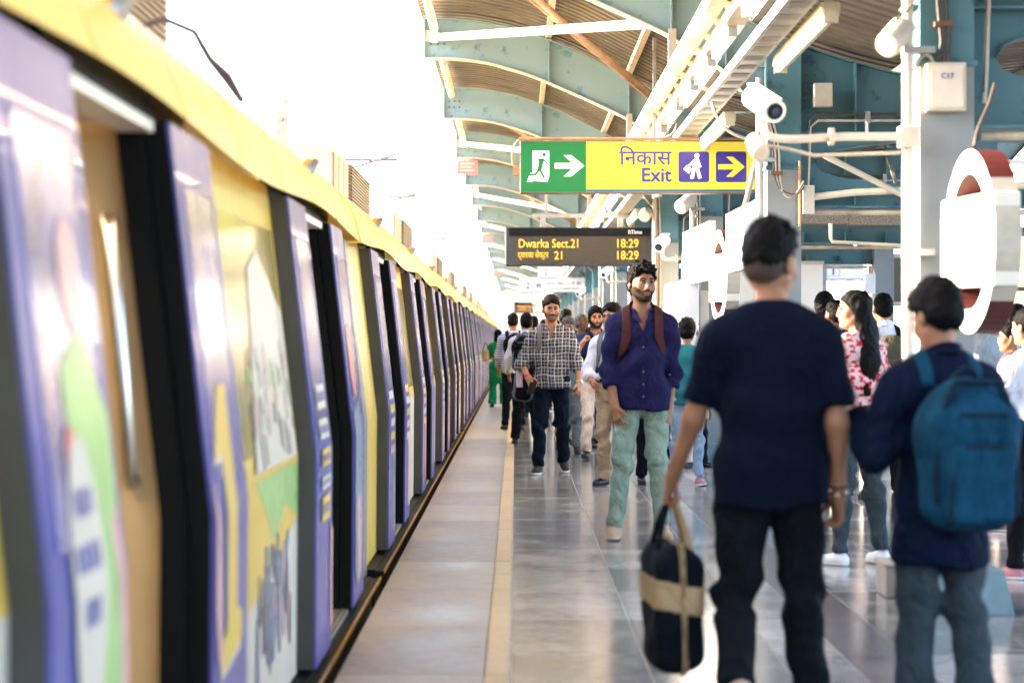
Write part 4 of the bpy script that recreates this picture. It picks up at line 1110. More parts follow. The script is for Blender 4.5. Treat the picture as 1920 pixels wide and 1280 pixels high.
print_poly(m, [(dA + .47, .42), (dA + .56, .44), (dA + .64, .12), (dA + .60, .02), (dA + .52, .02)], 0.0064)
m.mi = 5; print_poly(m, ellipse(dA + .30, 1.1, .05, .05), 0.0066)
m.mi = 1; print_poly(m, ellipse(dA + .36, .86, .17, .27), 0.007)
for k, (zz, ww) in enumerate(((.98, .10), (.88, .13), (.78, .08))):
    m.mi = 4
    for j in range(4): print_poly(m, [(dA + .36 - ww / 1 + j * ww / 2, zz), (dA + .36 - ww + (j + .75) * ww / 2, zz), (dA + .36 - ww + (j + .75) * ww / 2, zz + .05), (dA + .36 - ww + j * ww / 2, zz + .05)], 0.0078)
m.build('printed_figure', M_, lf)
y0 = dA + LW + OPW; lf = leaf_of(c1, y0)
m = MB(); m.mi = 1
a = [(.08, .98), (.28, 1.17), (.46, 1.17), (.46, .56), (.58, .53), (.58, .45), (.14, .41), (.14, .49), (.26, .53), (.26, .99)]
print_poly(m, [(y0 + p - .012, z - .012) for p, z in a], 0.005); m.mi = 0; print_poly(m, [(y0 + p + .012, z + .008) for p, z in a], 0.0058)
m.mi = 2; print_poly(m, [(y0 + .02, .95), (y0 + .10, .8), (y0 + .16, .5), (y0 + .10, .42), (y0 + .02, .6)], 0.005)
m.mi = 1; print_poly(m, [(y0 + .20, .03), (y0 + .50, .03), (y0 + .56, .22), (y0 + .40, .25), (y0 + .22, .14)], 0.005)
m.build('printed_numeral', [yelw, wht_w, pink_w], lf)
sp = [o for o in c1.children if o.name.startswith('side_panel')][3]
v0, v1 = dA + 2 * LW + OPW, DOORS[3]
m = MB(); rg = random.Random(3); PM = [ink_w, grn_w, pink_w, slate_w, wht_w, yelw]
m.mi = 5; print_poly(m, [(v0 + .02, .84), (v1 - .02, .84), (v1 - .02, .62), (v0 + .5, .40), (v0 + .02, .30)], 0.002, bodyx)
m.mi = 4; print_poly(m, [(v0 + 1.3, 1.55), (v0 + 1.65, 1.62), (v1 - .1, 1.4), (v1 - .1, .86), (v0 + .9, .86)], 0.0075, bodyx)
m.mi = 1; print_poly(m, [(v0 + .9, .83), (v1 - .03, .83), (v1 - .03, .62), (v0 + 1.9, .70), (v0 + 1.5, .60), (v0 + 1.2, .72)], 0.003, bodyx)
for k in range(70):
    yy = v0 + rg.uniform(.9, 2.3); zz = rg.uniform(.86, 1.2); hh = rg.uniform(.03, .12); m.mi = rg.choice((0, 1, 2, 1, 0, 2))
    print_quad(m, yy, yy + rg.uniform(.015, .05), zz, zz + hh, 0.0085 + k * 1e-5, 1, bodyx)
for k in range(60):
    yy = v0 + rg.uniform(.9, 2.1); zz = rg.uniform(.33, .62); hh = rg.uniform(.05, .2); m.mi = rg.choice((0, 3, 3, 0, 2))
    print_quad(m, yy, yy + rg.uniform(.02, .08), max(.12, zz - hh), min(zz, .8), 0.004 + k * 1e-5, 1, bodyx)
for k in range(9):
    yy = v0 + .12 + (k % 3) * .17; zz = 1.2 - (k // 3) * .17; m.mi = 0; print_quad(m, yy, yy + .12, zz, zz + .035, 0.0095, 1, bodyx)
m.build('printed_crowd', PM, sp)
lf = leaf_of(c1, DOORS[3]); m = MB(); y0 = DOORS[3]
for j, (zz, hh, mi) in enumerate(((1.02, .1, 1), (.9, .08, 1), (.79, .07, 0), (.70, .05, 1), (.57, .10, 0))):
    m.mi = mi; print_quad(m, y0 + .2, y0 + .6, zz, zz + hh, 0.0075, 1)
    m.mi = 2
    for q in range(4): print_quad(m, y0 + .23 + q * .09, y0 + .29 + q * .09, zz + hh * .3, zz + hh * .7, 0.0085, 1)
m.mi = 3; print_poly(m, [(y0 + .66, .55), (y0 + .77, .5), (y0 + .77, .1), (y0 + .68, .1)], 0.005)
m.build('printed_lines', [yelw, wht_w, purp, pink_w], lf)
lf = leaf_of(c1, DOORS[3] + LW + OPW); y0 = DOORS[3] + LW + OPW; m = MB()
m.mi = 0; print_poly(m, [(y0 + .05, .95), (y0 + .5, 1.0), (y0 + .6, .3), (y0 + .2, .1), (y0 + .05, .2)], 0.005)
m.mi = 1; print_poly(m, [(y0 + .2, .5), (y0 + .42, .55), (y0 + .5, .15), (y0 + .3, .1)], 0.006); m.mi = 2; print_poly(m, ellipse(y0 + .3, 1.2, .16, .18), 0.006)
m.build('printed_figure', [slate_w, pink_w, red_w], lf)
third = ['third train carriage, its doors reduced to dark ribs beyond the second joint', 'fourth train carriage down the platform, a short stretch of thin ribs',
         'fifth train carriage, far down the platform towards the vanishing point', 'sixth and last train carriage, a sliver at the vanishing point']
for k, lb in enumerate(third):
    c = copy_tree(c2); c.location.y = 13.6 + CL * (k + 1); c['label'] = lb

# ------------------------------------------------------------------ canopy
CX0, CXC, CX1 = 1.93, 2.06, 2.19
MID = 3.51
ZT = [(-0.97, 4.72), (-0.5, 4.705), (0, 4.61), (0.6, 4.40), (1.1, 4.14), (1.6, 3.89), (1.95, 3.68), (2.2, 3.58), (2.6, 3.45), (3.0, 3.35), (3.51, 3.30)]
ZB = [(-0.97, 4.29), (-0.6, 4.285), (-0.28, 4.24), (0.17, 4.107), (0.61, 3.92), (1.155, 3.67), (1.6, 3.40), (1.925, 3.0)]
def interp(T, x):
    if x > MID: x = 2 * MID - x
    xs = [p[0] for p in T]; zs = [p[1] for p in T]
    # smooth (Catmull-Rom like) interpolation
    return float(np.interp(x, xs, zs))
def zt(x): return (interp(ZT, x - 0.12) + interp(ZT, x) * 2 + interp(ZT, x + 0.12)) / 4 if abs(x) < 90 else 0
def zb(x): return (interp(ZB, x - 0.1) + interp(ZB, x) * 2 + interp(ZB, x + 0.1)) / 4
canopy = empty('platform_canopy', (0, 0, 0), 0, 'teal steel platform canopy with curved ribs under a brown corrugated roof', 'canopy')
N_BAY = 21; RY = [4.7 + 7.0 * k for k in range(N_BAY + 1)]
def rib_mesh():
    mb = MB()
    def wing(mir):
        X = (lambda x: 2 * MID - x) if mir else (lambda x: x)
        xs = list(np.linspace(-0.97, 1.925, 27))
        top = [(X(x), zt(x) - 0.02) for x in xs]; bot = [(X(x), zb(x)) for x in xs]
        mb.mi = 0
        for i in range(len(xs) - 1): mb.prism([bot[i], bot[i + 1], top[i + 1], top[i]], 'y', -0.008, 0.008)
        for i in range(len(xs) - 1):
            mb.mi = 1; mb.prism([(bot[i][0], bot[i][1] - .012), (bot[i + 1][0], bot[i + 1][1] - .012), bot[i + 1], bot[i]], 'y', -0.085, 0.085)  # cream here paints the light caught by the bottom flange
            mb.mi = 0; mb.prism([top[i], top[i + 1], (top[i + 1][0], top[i + 1][1] + .012), (top[i][0], top[i][1] + .012)], 'y', -0.085, 0.085)
        mb.mi = 0
        x = X(-0.97); mb.prism([(x - .006, 4.28), (x + .006, 4.28), (x + .006, 4.72), (x - .006, 4.72)], 'y', -0.085, 0.085)
        # bolts at the tip, cleats
        mb.mi = 2
        for bx in (-0.90, -0.83, -0.76):
            for bz in (4.44, 4.52): mb.tube([(X(bx), -0.008, bz), (X(bx), -0.024, bz)], 0.012, 6)
        mb.mi = 0
        for xx in (0.35, 1.2, 1.62):
            a, b = zb(xx), zt(xx); mb.box(X(xx) - .005, X(xx) + .005, -0.08, -0.008, a, b - .02); mb.box(X(xx) - .005, X(xx) + .005, 0.008, 0.08, a, b - .02)
        # haunch plates beside the column
        for zz in (3.05, 3.2, 3.4): mb.box(X(1.70), X(1.925), -0.06, -0.008, zz, zz + .008)
    wing(False); wing(True)
    # deep web between the columns, with its long eye-shaped opening
    x0, x1 = CX1 + .002, 2 * MID - CX1 - .002
    zlow = 2.33; eye0, eye1, ez, eh = 2.32, 4.70, 2.66, 0.17
    xs = sorted(set(list(np.linspace(x0, x1, 49)) + [eye0, eye1]))
    def eye(x):
        if x <= eye0 or x >= eye1: return 0.0
        return eh * math.sqrt(max(0, 1 - ((x - (eye0 + eye1) / 2) / ((eye1 - eye0) / 2)) ** 2)) ** 0.8
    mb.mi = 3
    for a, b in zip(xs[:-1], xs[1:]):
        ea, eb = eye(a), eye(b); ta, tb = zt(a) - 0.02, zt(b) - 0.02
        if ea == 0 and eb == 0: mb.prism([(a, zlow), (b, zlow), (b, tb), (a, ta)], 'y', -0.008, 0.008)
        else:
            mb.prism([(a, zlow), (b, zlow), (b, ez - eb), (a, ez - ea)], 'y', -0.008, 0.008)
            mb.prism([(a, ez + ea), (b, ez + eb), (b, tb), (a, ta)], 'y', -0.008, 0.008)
            mb.prism([(a, ez + ea), (b, ez + eb), (b, ez + eb + .008), (a, ez + ea + .008)], 'y', -0.05, -0.0085)
        mb.prism([(a, zlow - .014), (b, zlow - .014), (b, zlow), (a, zlow)], 'y', -0.1, 0.1)
        mb.prism([(a, ta), (b, tb), (b, tb + .012), (a, ta + .012)], 'y', -0.085, 0.085)
    for x in np.arange(x0 + .42, x1 - .2, 0.44):
        mb.box(x - .006, x + .006, -0.13, -0.009, 2.90, zt(x) - .021); mb.box(x - .006, x + .006, -0.09, -0.009, 2.335, 2.44)
    mb.box(x0, x1, -0.13, -0.009, 2.885, 2.897)
    for zz in (3.06, 3.28): mb.box(x0, x0 + .25, -0.05, -0.009, zz, zz + .008)
    mb.mi = 2
    for bx in (CX1 + .05, CX1 + .12):
        for bz in (3.1, 3.2, 3.34, 3.44): mb.tube([(bx, -0.009, bz), (bx, -0.02, bz)], 0.011, 6)
    return mb
rib0 = rib_mesh().build('canopy_rib', [teal, cream, bolt_m, teal_d], canopy)
rib0.location.y = RY[0]
def column_mesh():
    mb = MB(); x0, x1 = CX0, CX1
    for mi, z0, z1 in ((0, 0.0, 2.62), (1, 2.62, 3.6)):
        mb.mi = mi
        mb.box(x0, x1, -0.15, -0.135, z0, z1); mb.box(x0, x1, 0.135, 0.15, z0, z1); mb.box(x0 + .004, x0 + .016, -0.1349, 0.1349, z0, z1); mb.box(x1 - .016, x1 - .004, -0.1349, 0.1349, z0, z1)
    mb.mi = 1; mb.box(x0 - .012, x1 + .012, -0.165, 0.165, 2.605, 2.635)
    for zz in (2.9, 3.15): mb.box(x0 - .06, x0 - .001, -0.10, 0.10, zz, zz + .01); mb.box(x1 + .001, x1 + .06, -0.10, -0.06, zz, zz + .01)
    return mb
def base_mesh():
    b = MB(); x0, x1 = CX0, CX1
    for sx in (1,):
        xa = x0 if sx < 0 else x1
        b.prism([(xa, 0.03), (xa + sx * .13, 0.03), (xa + sx * .13, 0.06), (xa, 0.26)], 'y', -0.09, -0.07); b.prism([(xa, 0.03), (xa + sx * .13, 0.03), (xa + sx * .13, 0.06), (xa, 0.26)], 'y', 0.07, 0.09)
    b.prism([(x0 - .03, .001), (x1 + .17, .001), (x1 + .12, .21), (x0 - .02, .21)], 'y', -0.27, 0.27)
    return b
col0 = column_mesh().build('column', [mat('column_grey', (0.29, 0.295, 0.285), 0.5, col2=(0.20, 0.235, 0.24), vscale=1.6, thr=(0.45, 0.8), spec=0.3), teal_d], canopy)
base0 = base_mesh().build('column_base', mat('base_teal', (0.17, 0.26, 0.28), 0.5, var=0.2, vscale=5), col0)
col0.location.y = RY[0]
for k, y in enumerate(RY):
    for s_ in (0, 1):
        if k == 0 and s_ == 0: continue
        c = col0.copy(); COL.objects.link(c); c.location.y = y
        b = base0.copy(); COL.objects.link(b); b.parent = c
        if s_: c.location.x = 2 * MID - 2 * CXC
    if k:
        r_ = rib0.copy(); COL.objects.link(r_); r_.location.y = y
# corrugated sheet, one per bay, sharing one mesh
nx = 56; xs = list(np.linspace(-1.02, 2 * MID + 1.02, nx)); pitch = 0.25; ys = np.array(sorted([k * pitch + o for k in range(28) for o in (0.0, 0.035, 0.075, 0.11)] + [7.0]))
vs = []; fs = []
prof4 = [0, 0.06, 0.06, 0]
for j, y in enumerate(ys):
    for x in xs: vs.append((x, float(y), zt(min(max(x, -0.97), 2 * MID + 0.97)) + 0.075 + prof4[j % 4]))
for j in range(len(ys) - 1):
    for i in range(nx - 1): fs.append((j * nx + i, (j + 1) * nx + i, (j + 1) * nx + i + 1, j * nx + i + 1))
sh0 = mesh_obj('roof_sheet', vs, fs, sheet, canopy); sh0.location.y = RY[0] - 7
for k in range(1, N_BAY + 1):
    s_ = sh0.copy(); COL.objects.link(s_); s_.location.y = RY[0] - 7 + 7 * k
# purlins, edge tubes, braces
def purlin(x, m, sec='box'):
    mb = MB(); z = zt(x)
    if sec == 'tube': mb.tube([(x, 0.09, z - 0.12), (x, 6.91, z - 0.12)], 0.045, 10)
    elif sec == 'tube2':
        mb.tube([(x, 0.09, z - 0.12), (x, 3.4, z - 0.12)], 0.045, 10); mb.tube([(x, 3.45, z - 0.12), (x, 6.91, z - 0.12)], 0.04, 10)
    else: mb.box(x - .03, x + .03, 0.0, 7.0, z + .0125, z + .074)
    return mb.build('purlin', m, canopy, smooth=sec != 'box')
protos = [purlin(-0.86, cream, 'tube')] + [purlin(x, cream) for x in (0.35, 1.2, 1.85)] + [purlin(x, galv) for x in (3.0, 4.0, 4.97, 5.8, 6.7)]
stay = MB()
for x in (0.35, 1.2): stay.bar((x, 0.03, zb(x) + .01), (x + .0, 0.55, zt(x) + .0), 0.03, 0.006)
st0 = stay.build('purlin_stay', offwhite, canopy); protos.append(st0)
for o in protos:
    o.location.y = RY[0]
    for k in range(-1, N_BAY):
        if k == 0: continue
        c = o.copy(); COL.objects.link(c); c.location.y = RY[0] + 7 * k
for k in range(0, N_BAY, 2):
    y = RY[k]
    mb = MB(); a, b = Vector((1.12, y + .1, 3.76)), Vector((-0.80, y + 6.9, 4.50)); mb.tube([a, a.lerp(b, .5), b], 0.042, 12)
    mb.bar(b + Vector((-.02, .02, 0)), b + Vector((-.16, .10, .03)), .01, .12)
    mb.build('brace_tube', mat('brace_white', (0.80, 0.74, 0.64), 0.4), canopy, smooth=True)
    mb = MB(); mb.tube([(-0.42, y + .1, 4.42), (1.62, y + 6.9, 3.72)], 0.042, 12); mb.build('brace_tube', brownpipe, canopy, smooth=True)

# conduits clipped along the deep webs
for k in range(1, 5):
    for j, (za, x1_) in enumerate(((2.98, 4.7), (3.03, 3.9), (2.28, 4.75))):
        mb = MB(); y = RY[k] - (.15 if j < 2 else .06)
        pts = [(2.24, y, za - .55 if j < 2 else za), (2.26, y, za - .05 if j < 2 else za), (2.32, y, za), (x1_, y, za)]
        mb.tube(pts, .011 if j < 2 else .022, 7); mb.build('conduit', [conduit, cable, cream_d][j], canopy, smooth=True)
    mb = MB()
    for x in (2.7, 3.3, 3.9): mb.box(x - .02, x + .02, RY[k] - .165, RY[k] - .131, 2.96, 3.05)
    tag(mb.build('conduit_clip', galv, canopy), kind='stuff')
    mb = MB(); mb.box(2.28, 2.42, RY[k] - .24, RY[k] - .132, 3.08, 3.26); mb.build('switch_box', offwhite, canopy, bevel=.005)
# ------------------------------------------------------------------ hung signs
PI = math.pi
FR = (PI / 2, 0, 0)      # lettering that faces the camera end of the platform (-Y)
s_yel = mat('sign_yellow', (0.50, 0.40, 0.016), 0.3, emit=0.05, ecol=(1.0, 0.80, 0.10))
s_pale = mat('sign_pale_yellow', (0.88, 0.84, 0.50), 0.3, emit=0.20, ecol=(1.0, 0.93, 0.55))
s_grn = mat('sign_green', (0.0, 0.12, 0.022), 0.25, emit=0.01, ecol=(0.0, 0.8, 0.2))
s_wht = mat('sign_white', (0.60, 0.60, 0.59), 0.4, emit=0.02, ecol=(1, 1, 1))
s_pic = mat('sign_pictogram_white', (0.72, 0.72, 0.71), 0.3, emit=0.05, ecol=(1, 1, 1))
s_vio = mat('sign_violet', (0.04, 0.026, 0.21), 0.3, emit=0.008, ecol=(0.25, 0.12, 0.9))
s_blu = mat('sign_blue', (0.02, 0.075, 0.26), 0.4)
frame_b = mat('sign_frame_brown', (0.20, 0.13, 0.09), 0.5, var=0.2, vscale=9)
led_case = mat('display_case', (0.030, 0.032, 0.036), 0.45, var=0.25, vscale=10)
led_face = mat('display_face', (0.040, 0.031, 0.020), 0.35, var=0.12, vscale=30)
led_txt = mat('display_amber', (0.3, 0.16, 0.02), 0.4, emit=0.16, ecol=(1.0, 0.55, 0.04))

def flat(name, polys, y, m, parent, t=0.003):
    """flat printed shapes facing -Y"""
    mb = MB()
    for p in polys: mb.prism(p, 'y', y - t, y)
    return mb.build(name, m, parent)
def rrect(x0, x1, z0, z1, r=0.02, n=4):
    out = []
    for cx, cz, a0 in ((x1 - r, z1 - r, 0), (x0 + r, z1 - r, 90), (x0 + r, z0 + r, 180), (x1 - r, z0 + r, 270)):
        for i in range(n + 1):
            a = R(a0 + 90 * i / n); out.append((cx + r * math.cos(a), cz + r * math.sin(a)))
    return out
def circ(cx, cz, r, n=16): return [(cx + r * math.cos(2 * PI * i / n), cz + r * math.sin(2 * PI * i / n)) for i in range(n)]

# exit sign
ex = empty('exit_sign', (0, 21.7, 0), 0, 'long green and yellow illuminated Exit sign hanging across the platform', 'sign')
X0, X1, Z0, Z1 = 0.05, 2.145, 2.625, 3.075
b = MB(); b.box(X0 - .012, X1 + .012, 0.0, 0.16, Z0 - .012, Z1 + .012); b.build('case', frame_b, ex, bevel=0.006)
flat('green_panel', [[(X0, Z0), (X0 + .58, Z0), (X0 + .58, Z1), (X0, Z1)]], -0.001, s_grn, ex)
flat('yellow_panel', [[(X0 + .582, Z0), (X1, Z0), (X1, Z1), (X0 + .582, Z1)]], -0.001, s_yel, ex)
b = MB(); b.box(X0 + .584, X1 - .002, -0.012, -0.0041, Z0 + .002, Z0 + .022); b.build('blue_strip', s_blu, ex)
gx = X0 + .07
flat('exit_door', [[(gx + .03, Z0 + .10), (gx + .165, Z0 + .09), (gx + .18, Z0 + .14), (gx + .18, Z0 + .37), (gx + .03, Z0 + .37)], [(gx - .02, Z0 + .09), (gx + .0299, Z0 + .09), (gx + .0299, Z0 + .17), (gx + .01, Z0 + .17)]], -0.0045, s_pic, ex)
b = MB(); yy = -0.008
def limb(a, c, w_): b.prism([(a[0] - w_, a[1]), (c[0] - w_ * .8, c[1]), (c[0] + w_ * .8, c[1]), (a[0] + w_, a[1])], 'y', yy - .002, yy)
b.prism(circ(gx + .135, Z0 + .335, .016), 'y', yy - .002, yy)
limb((gx + .112, Z0 + .30), (gx + .095, Z0 + .20), .022); limb((gx + .095, Z0 + .205), (gx + .135, Z0 + .125), .011); limb((gx + .09, Z0 + .205), (gx + .06, Z0 + .155), .012)
b.prism([(gx + .065, Z0 + .15), (gx + .06, Z0 + .168), (gx - .01, Z0 + .162), (gx - .01, Z0 + .146)], 'y', yy - .002, yy)
limb((gx + .12, Z0 + .295), (gx + .17, Z0 + .25), .01); limb((gx + .10, Z0 + .298), (gx + .055, Z0 + .27), .011)
b.build('running_figure', s_grn, ex)
def arrow(x, z, w_, h, t=0.30):
    """right-pointing arrow with swept-back barbs"""
    c = z; s_ = h * 0.13
    return [(x, c - s_), (x + w_ * .60, c - s_), (x + w_ * .30, c - h / 2), (x + w_ * .56, c - h / 2), (x + w_, c), (x + w_ * .56, c + h / 2), (x + w_ * .30, c + h / 2), (x + w_ * .60, c + s_), (x, c + s_)]
flat('white_arrow', [arrow(X0 + .30, Z0 + .235, .265, .19)], -0.0045, s_pic, ex)
text('hindi_lettering', 'िनकास', 0.185, (X0 + 1.345, -0.0045, Z0 + .245), FR, s_vio, ex, ax='RIGHT')
text('lettering', 'Exit', 0.175, (X0 + 1.345, -0.0045, Z0 + .095), FR, s_vio, ex, ax='RIGHT', bold=.022)
for k, x in enumerate((X0 + 1.41, X0 + 1.745)):
    flat('square', [rrect(x, x + .275, Z0 + .088, Z0 + .363, .022)], -0.0045, s_vio, ex)
x = X0 + 1.41; yy = -0.009
b = MB(); b.prism(circ(x + .165, Z0 + .325, .021), 'y', yy - .002, yy)
b.prism([(x + .145, Z0 + .30), (x + .18, Z0 + .30), (x + .205, Z0 + .225), (x + .192, Z0 + .218), (x + .178, Z0 + .25), (x + .182, Z0 + .215), (x + .125, Z0 + .215), (x + .128, Z0 + .25), (x + .085, Z0 + .215), (x + .075, Z0 + .228)], 'y', yy - .002, yy)
b.prism([(x + .125, Z0 + .2149), (x + .155, Z0 + .2149), (x + .135, Z0 + .12), (x + .105, Z0 + .12)], 'y', yy - .002, yy)
b.prism([(x + .1555, Z0 + .2149), (x + .182, Z0 + .2149), (x + .208, Z0 + .125), (x + .178, Z0 + .12)], 'y', yy - .002, yy)
b.prism([(x + .045, Z0 + .205), (x + .075, Z0 + .24), (x + .12, Z0 + .205), (x + .09, Z0 + .165)], 'y', yy - .002, yy)
b.build('walking_figure', s_pale, ex)
flat('yellow_arrow', [arrow(X0 + 1.765, Z0 + .2255, .24, .18)], -0.007, s_yel, ex)
b = MB(); b.tube([(X0 - .02, -.03, Z1 + .025), (X1 + .02, -.03, Z1 + .025)], 0.014, 8); b.build('top_conduit', brownpipe, ex, smooth=True)
b = MB(); b.tube(bez((X0 + .06, -.02, Z1 + .03), (X0 - .12, -.02, Z1 + .06), (X0 - .10, .02, Z1 - .25), (X0 - .04, .06, Z1 - .22), 12), 0.010, 7); b.box(X0 - .075, X0 - .014, 0.02, .09, Z1 - .30, Z1 - .21); b.build('side_cable', brownpipe, ex, smooth=True)
b = MB(); b.tube(bez((1.30, -.03, Z1 + .03), (1.48, -.03, Z1 + .04), (1.46, .05, Z1 + .25), (1.42, .08, 3.33), 12), 0.010, 7); b.build('feed_cable', conduit, ex, smooth=True)
for x in (1.25,): 
    b = MB(); b.box(x - .015, x + .015, .065, .095, Z1 + .0125, zt(x) - 0.05); b.build('hanger', galv, ex)

# departure boards
def led(y, x0, x1, z0, z1, label, far=False):
    lt_ = led_txt if not far else mat('display_orange_far', (0.7, 0.3, 0.08), 0.4, emit=0.12, ecol=(1.0, 0.42, 0.08)); cs_ = led_case if not far else mat('display_case_far', (0.075, 0.07, 0.065), 0.5)  # far case is lighter: haze is put into its colour
    o = empty('departure_board', (0, y, 0), 0, label, 'departure board', 'departure boards over the platform')
    b = MB(); b.box(x0, x1, 0, 0.22, z0, z1); b.build('case', cs_, o, bevel=0.02)
    w_ = x1 - x0; h = z1 - z0
    b = MB(); b.box(x0 + .13, x1 - .075, -0.006, -0.001, z0 + .055, z1 - .135); b.build('screen', led_face, o)
    b = MB(); b.box(x0 + .06, x1 - .02, -0.010, -0.001, z1 - .13, z1 - .012); b.build('header_strip', blackm, o)
    zz = z0 + .055
    for k, (t, z, sz) in enumerate((('Dwarka Sect.21', zz + .215, .175), ('18:29', zz + .215, .175), ('18:29', zz + .045, .175), ('21', zz + .045, .165))):
        xx = (x0 + .19, x1 - .53, x1 - .53, x0 + .19 + .52)[k]
        text('lettering', t, sz, (xx, -0.007, z), FR, lt_, o, 0.002, width=(0.80, .88, .88, .88)[k], bold=.004)
    text('hindi_lettering', 'द्वारका सेक्टर', .125, (x0 + .185, -0.007, zz + .065), FR, lt_, o, 0.002, width=.66, bold=.0)
    if not far: text('header_lettering', 'ा\\Time', .078, (x1 - .345, -0.0105, z1 - .098), FR, white, o, 0.001)
    for k in range(4):
        b = MB(); b.tube([(x0 + .32 + k * .5, -0.001, z0 + .028), (x0 + .32 + k * .5, -0.010, z0 + .028)], 0.012, 8); b.build('screw', bolt_m, o)
    b = MB(); b.box(x0 + .38, x1 + .1, 0.08, 0.14, z1 + .14, z1 + .20); b.build('support_bar', galv, o)
    for x in (x0 + .55, x1 - .45):
        b = MB(); b.box(x - .04, x + .04, 0.07, 0.15, z1 - .001, z1 + .14); b.build('bracket', galv, o)
    for x in (x0 + .6, x1 - .3):
        b = MB(); b.box(x - .02, x + .02, 0.09, 0.13, z1 + .20, zt(x)); b.build('hanger', galv, o)
    return o
led(35.0, -0.155, 1.97, 2.365, 2.93, 'nearer black departure board with amber text, below the Exit sign')
led(115.0, -0.10, 2.10, 2.56, 3.11, 'farther black departure board, small and pale behind the plaid-shirted man', True)

def platform_sign(y, x0, x1, z0, z1, label, long=True, num='2', group='white platform number signs'):
    o = empty('platform_sign', (0, y, 0), 0, label, 'sign', group); h = z1 - z0
    b = MB(); b.box(x0, x1, 0, 0.14, z0, z1); b.build('case', s_wht, o, bevel=0.008)
    b = MB(); b.box(x0, x1, -0.008, -0.001, z0 + .004, z0 + .03); b.build('blue_strip', s_blu, o)
    t = h * .62; xa = x0 + h * .2; za = z0 + h * .2
    def ring(x):
        fr = MB(); e = .008
        for q in ((x, x + t, za, za + e), (x, x + t, za + t - e, za + t), (x, x + e, za + e, za + t - e), (x + t - e, x + t, za + e, za + t - e)): fr.box(q[0], q[1], -0.004, -0.001, q[2], q[3])
        fr.build('square_outline', mat('sign_grey_line', (0.16, 0.20, 0.32), 0.4), o)
    ring(xa)
    text('numeral', num, h * .62, (xa + t * .28, -0.002, za + t * .13), FR, s_blu if num == '2' else s_vio, o)
    if long:
        xb = xa + t * 1.18; ring(xb); b = MB(); c = xb + t / 2
        b.prism(rrect(c - t * .26, c + t * .26, za + t * .36, za + t * .86, t * .12), 'y', -0.004, -0.001); b.prism([(c - t * .3, za + t * .24), (c + t * .3, za + t * .24), (c + t * .3, za + t * .3), (c - t * .3, za + t * .3)], 'y', -0.004, -0.001)
        b.prism([(c - t * .26, za + t * .06), (c - t * .2, za + t * .06), (c - t * .12, za + t * .24), (c - t * .18, za + t * .24)], 'y', -0.004, -0.001)
        b.prism([(c + t * .26, za + t * .06), (c + t * .18, za + t * .24), (c + t * .12, za + t * .24), (c + t * .2, za + t * .06)], 'y', -0.004, -0.001)
        b.build('train_symbol', s_blu, o)
        b = MB(); b.box(c - t * .18, c - t * .02, -0.006, -0.0041, za + t * .58, za + t * .78); b.box(c + t * .02, c + t * .18, -0.006, -0.0041, za + t * .58, za + t * .78); b.build('symbol_window', s_wht, o)
        gm = mat('sign_grey_text', (0.05, 0.055, 0.12), 0.5)
        text('hindi_lettering', 'द्वारका सेक्टर-21 की ओर', h * .27, (xb + t * 1.25, -0.002, z0 + h * .53), FR, gm, o, width=.88)
        text('lettering', 'Towards Dwarka Sector-21', h * .27, (xb + t * 1.25, -0.002, z0 + h * .22), FR, gm, o, width=.86)
    for x in (x0 + (x1 - x0) * .25, x0 + (x1 - x0) * .75):
        b = MB(); b.box(x - .02, x + .02, 0.05, 0.09, z1, zt(x)); b.build('hanger', galv, o)
    return o
platform_sign(70.0, 0.12, 2.27, 2.66, 3.10, 'wide white platform 2 sign with a train symbol, nearer of the two wide ones')
platform_sign(62.0, 0.59, 1.10, 2.87, 3.22, 'small square white platform 2 sign just above the wide ones', False)
platform_sign(105.0, 0.18, 2.30, 2.90, 3.32, 'wide white platform 2 sign partly hidden behind the clock')
platform_sign(45.0, 5.70, 6.48, 2.40, 2.80, 'white platform 1 sign over the far right platform', False, '1')

ck = empty('platform_clock', (0.93, 98, 3.03), 0, 'round white platform clock hanging below the wide platform sign', 'clock')
b = MB(); b.tube([(0, 0.10, 0), (0, 0, 0), (0, -0.02, 0)], [0.36, 0.36, 0.33], 28); b.build('case', s_wht, ck)
b = MB(); b.bar((0, -.024, 0), (0.0, -.024, .24), .02, .012); b.bar((0, -.026, 0), (-.05, -.026, -.18), .025, .012); b.build('hands', blackm, ck)
b = MB()
for k in range(12):
    a = k * PI / 6; b.bar((.27 * math.sin(a), -.023, .27 * math.cos(a)), (.32 * math.sin(a), -.023, .32 * math.cos(a)), .015, .012)
tag(b.build('hour_mark', darkgrey, ck), kind='stuff')
b = MB(); b.tube([(.355 * math.sin(a), -.005, .355 * math.cos(a)) for a in np.linspace(0, 2 * PI, 33)], .022, 6); b.build('rim', mat('clock_rim', (0.30, 0.26, 0.22), 0.5), ck, smooth=True)
b = MB(); b.box(-.22, .16, 0.0, .1, -.60, -.37); b.build('plate', s_wht, ck); b = MB(); b.box(-.02, .02, .03, .07, .35, 1.4); b.build('hanger', galv, ck)

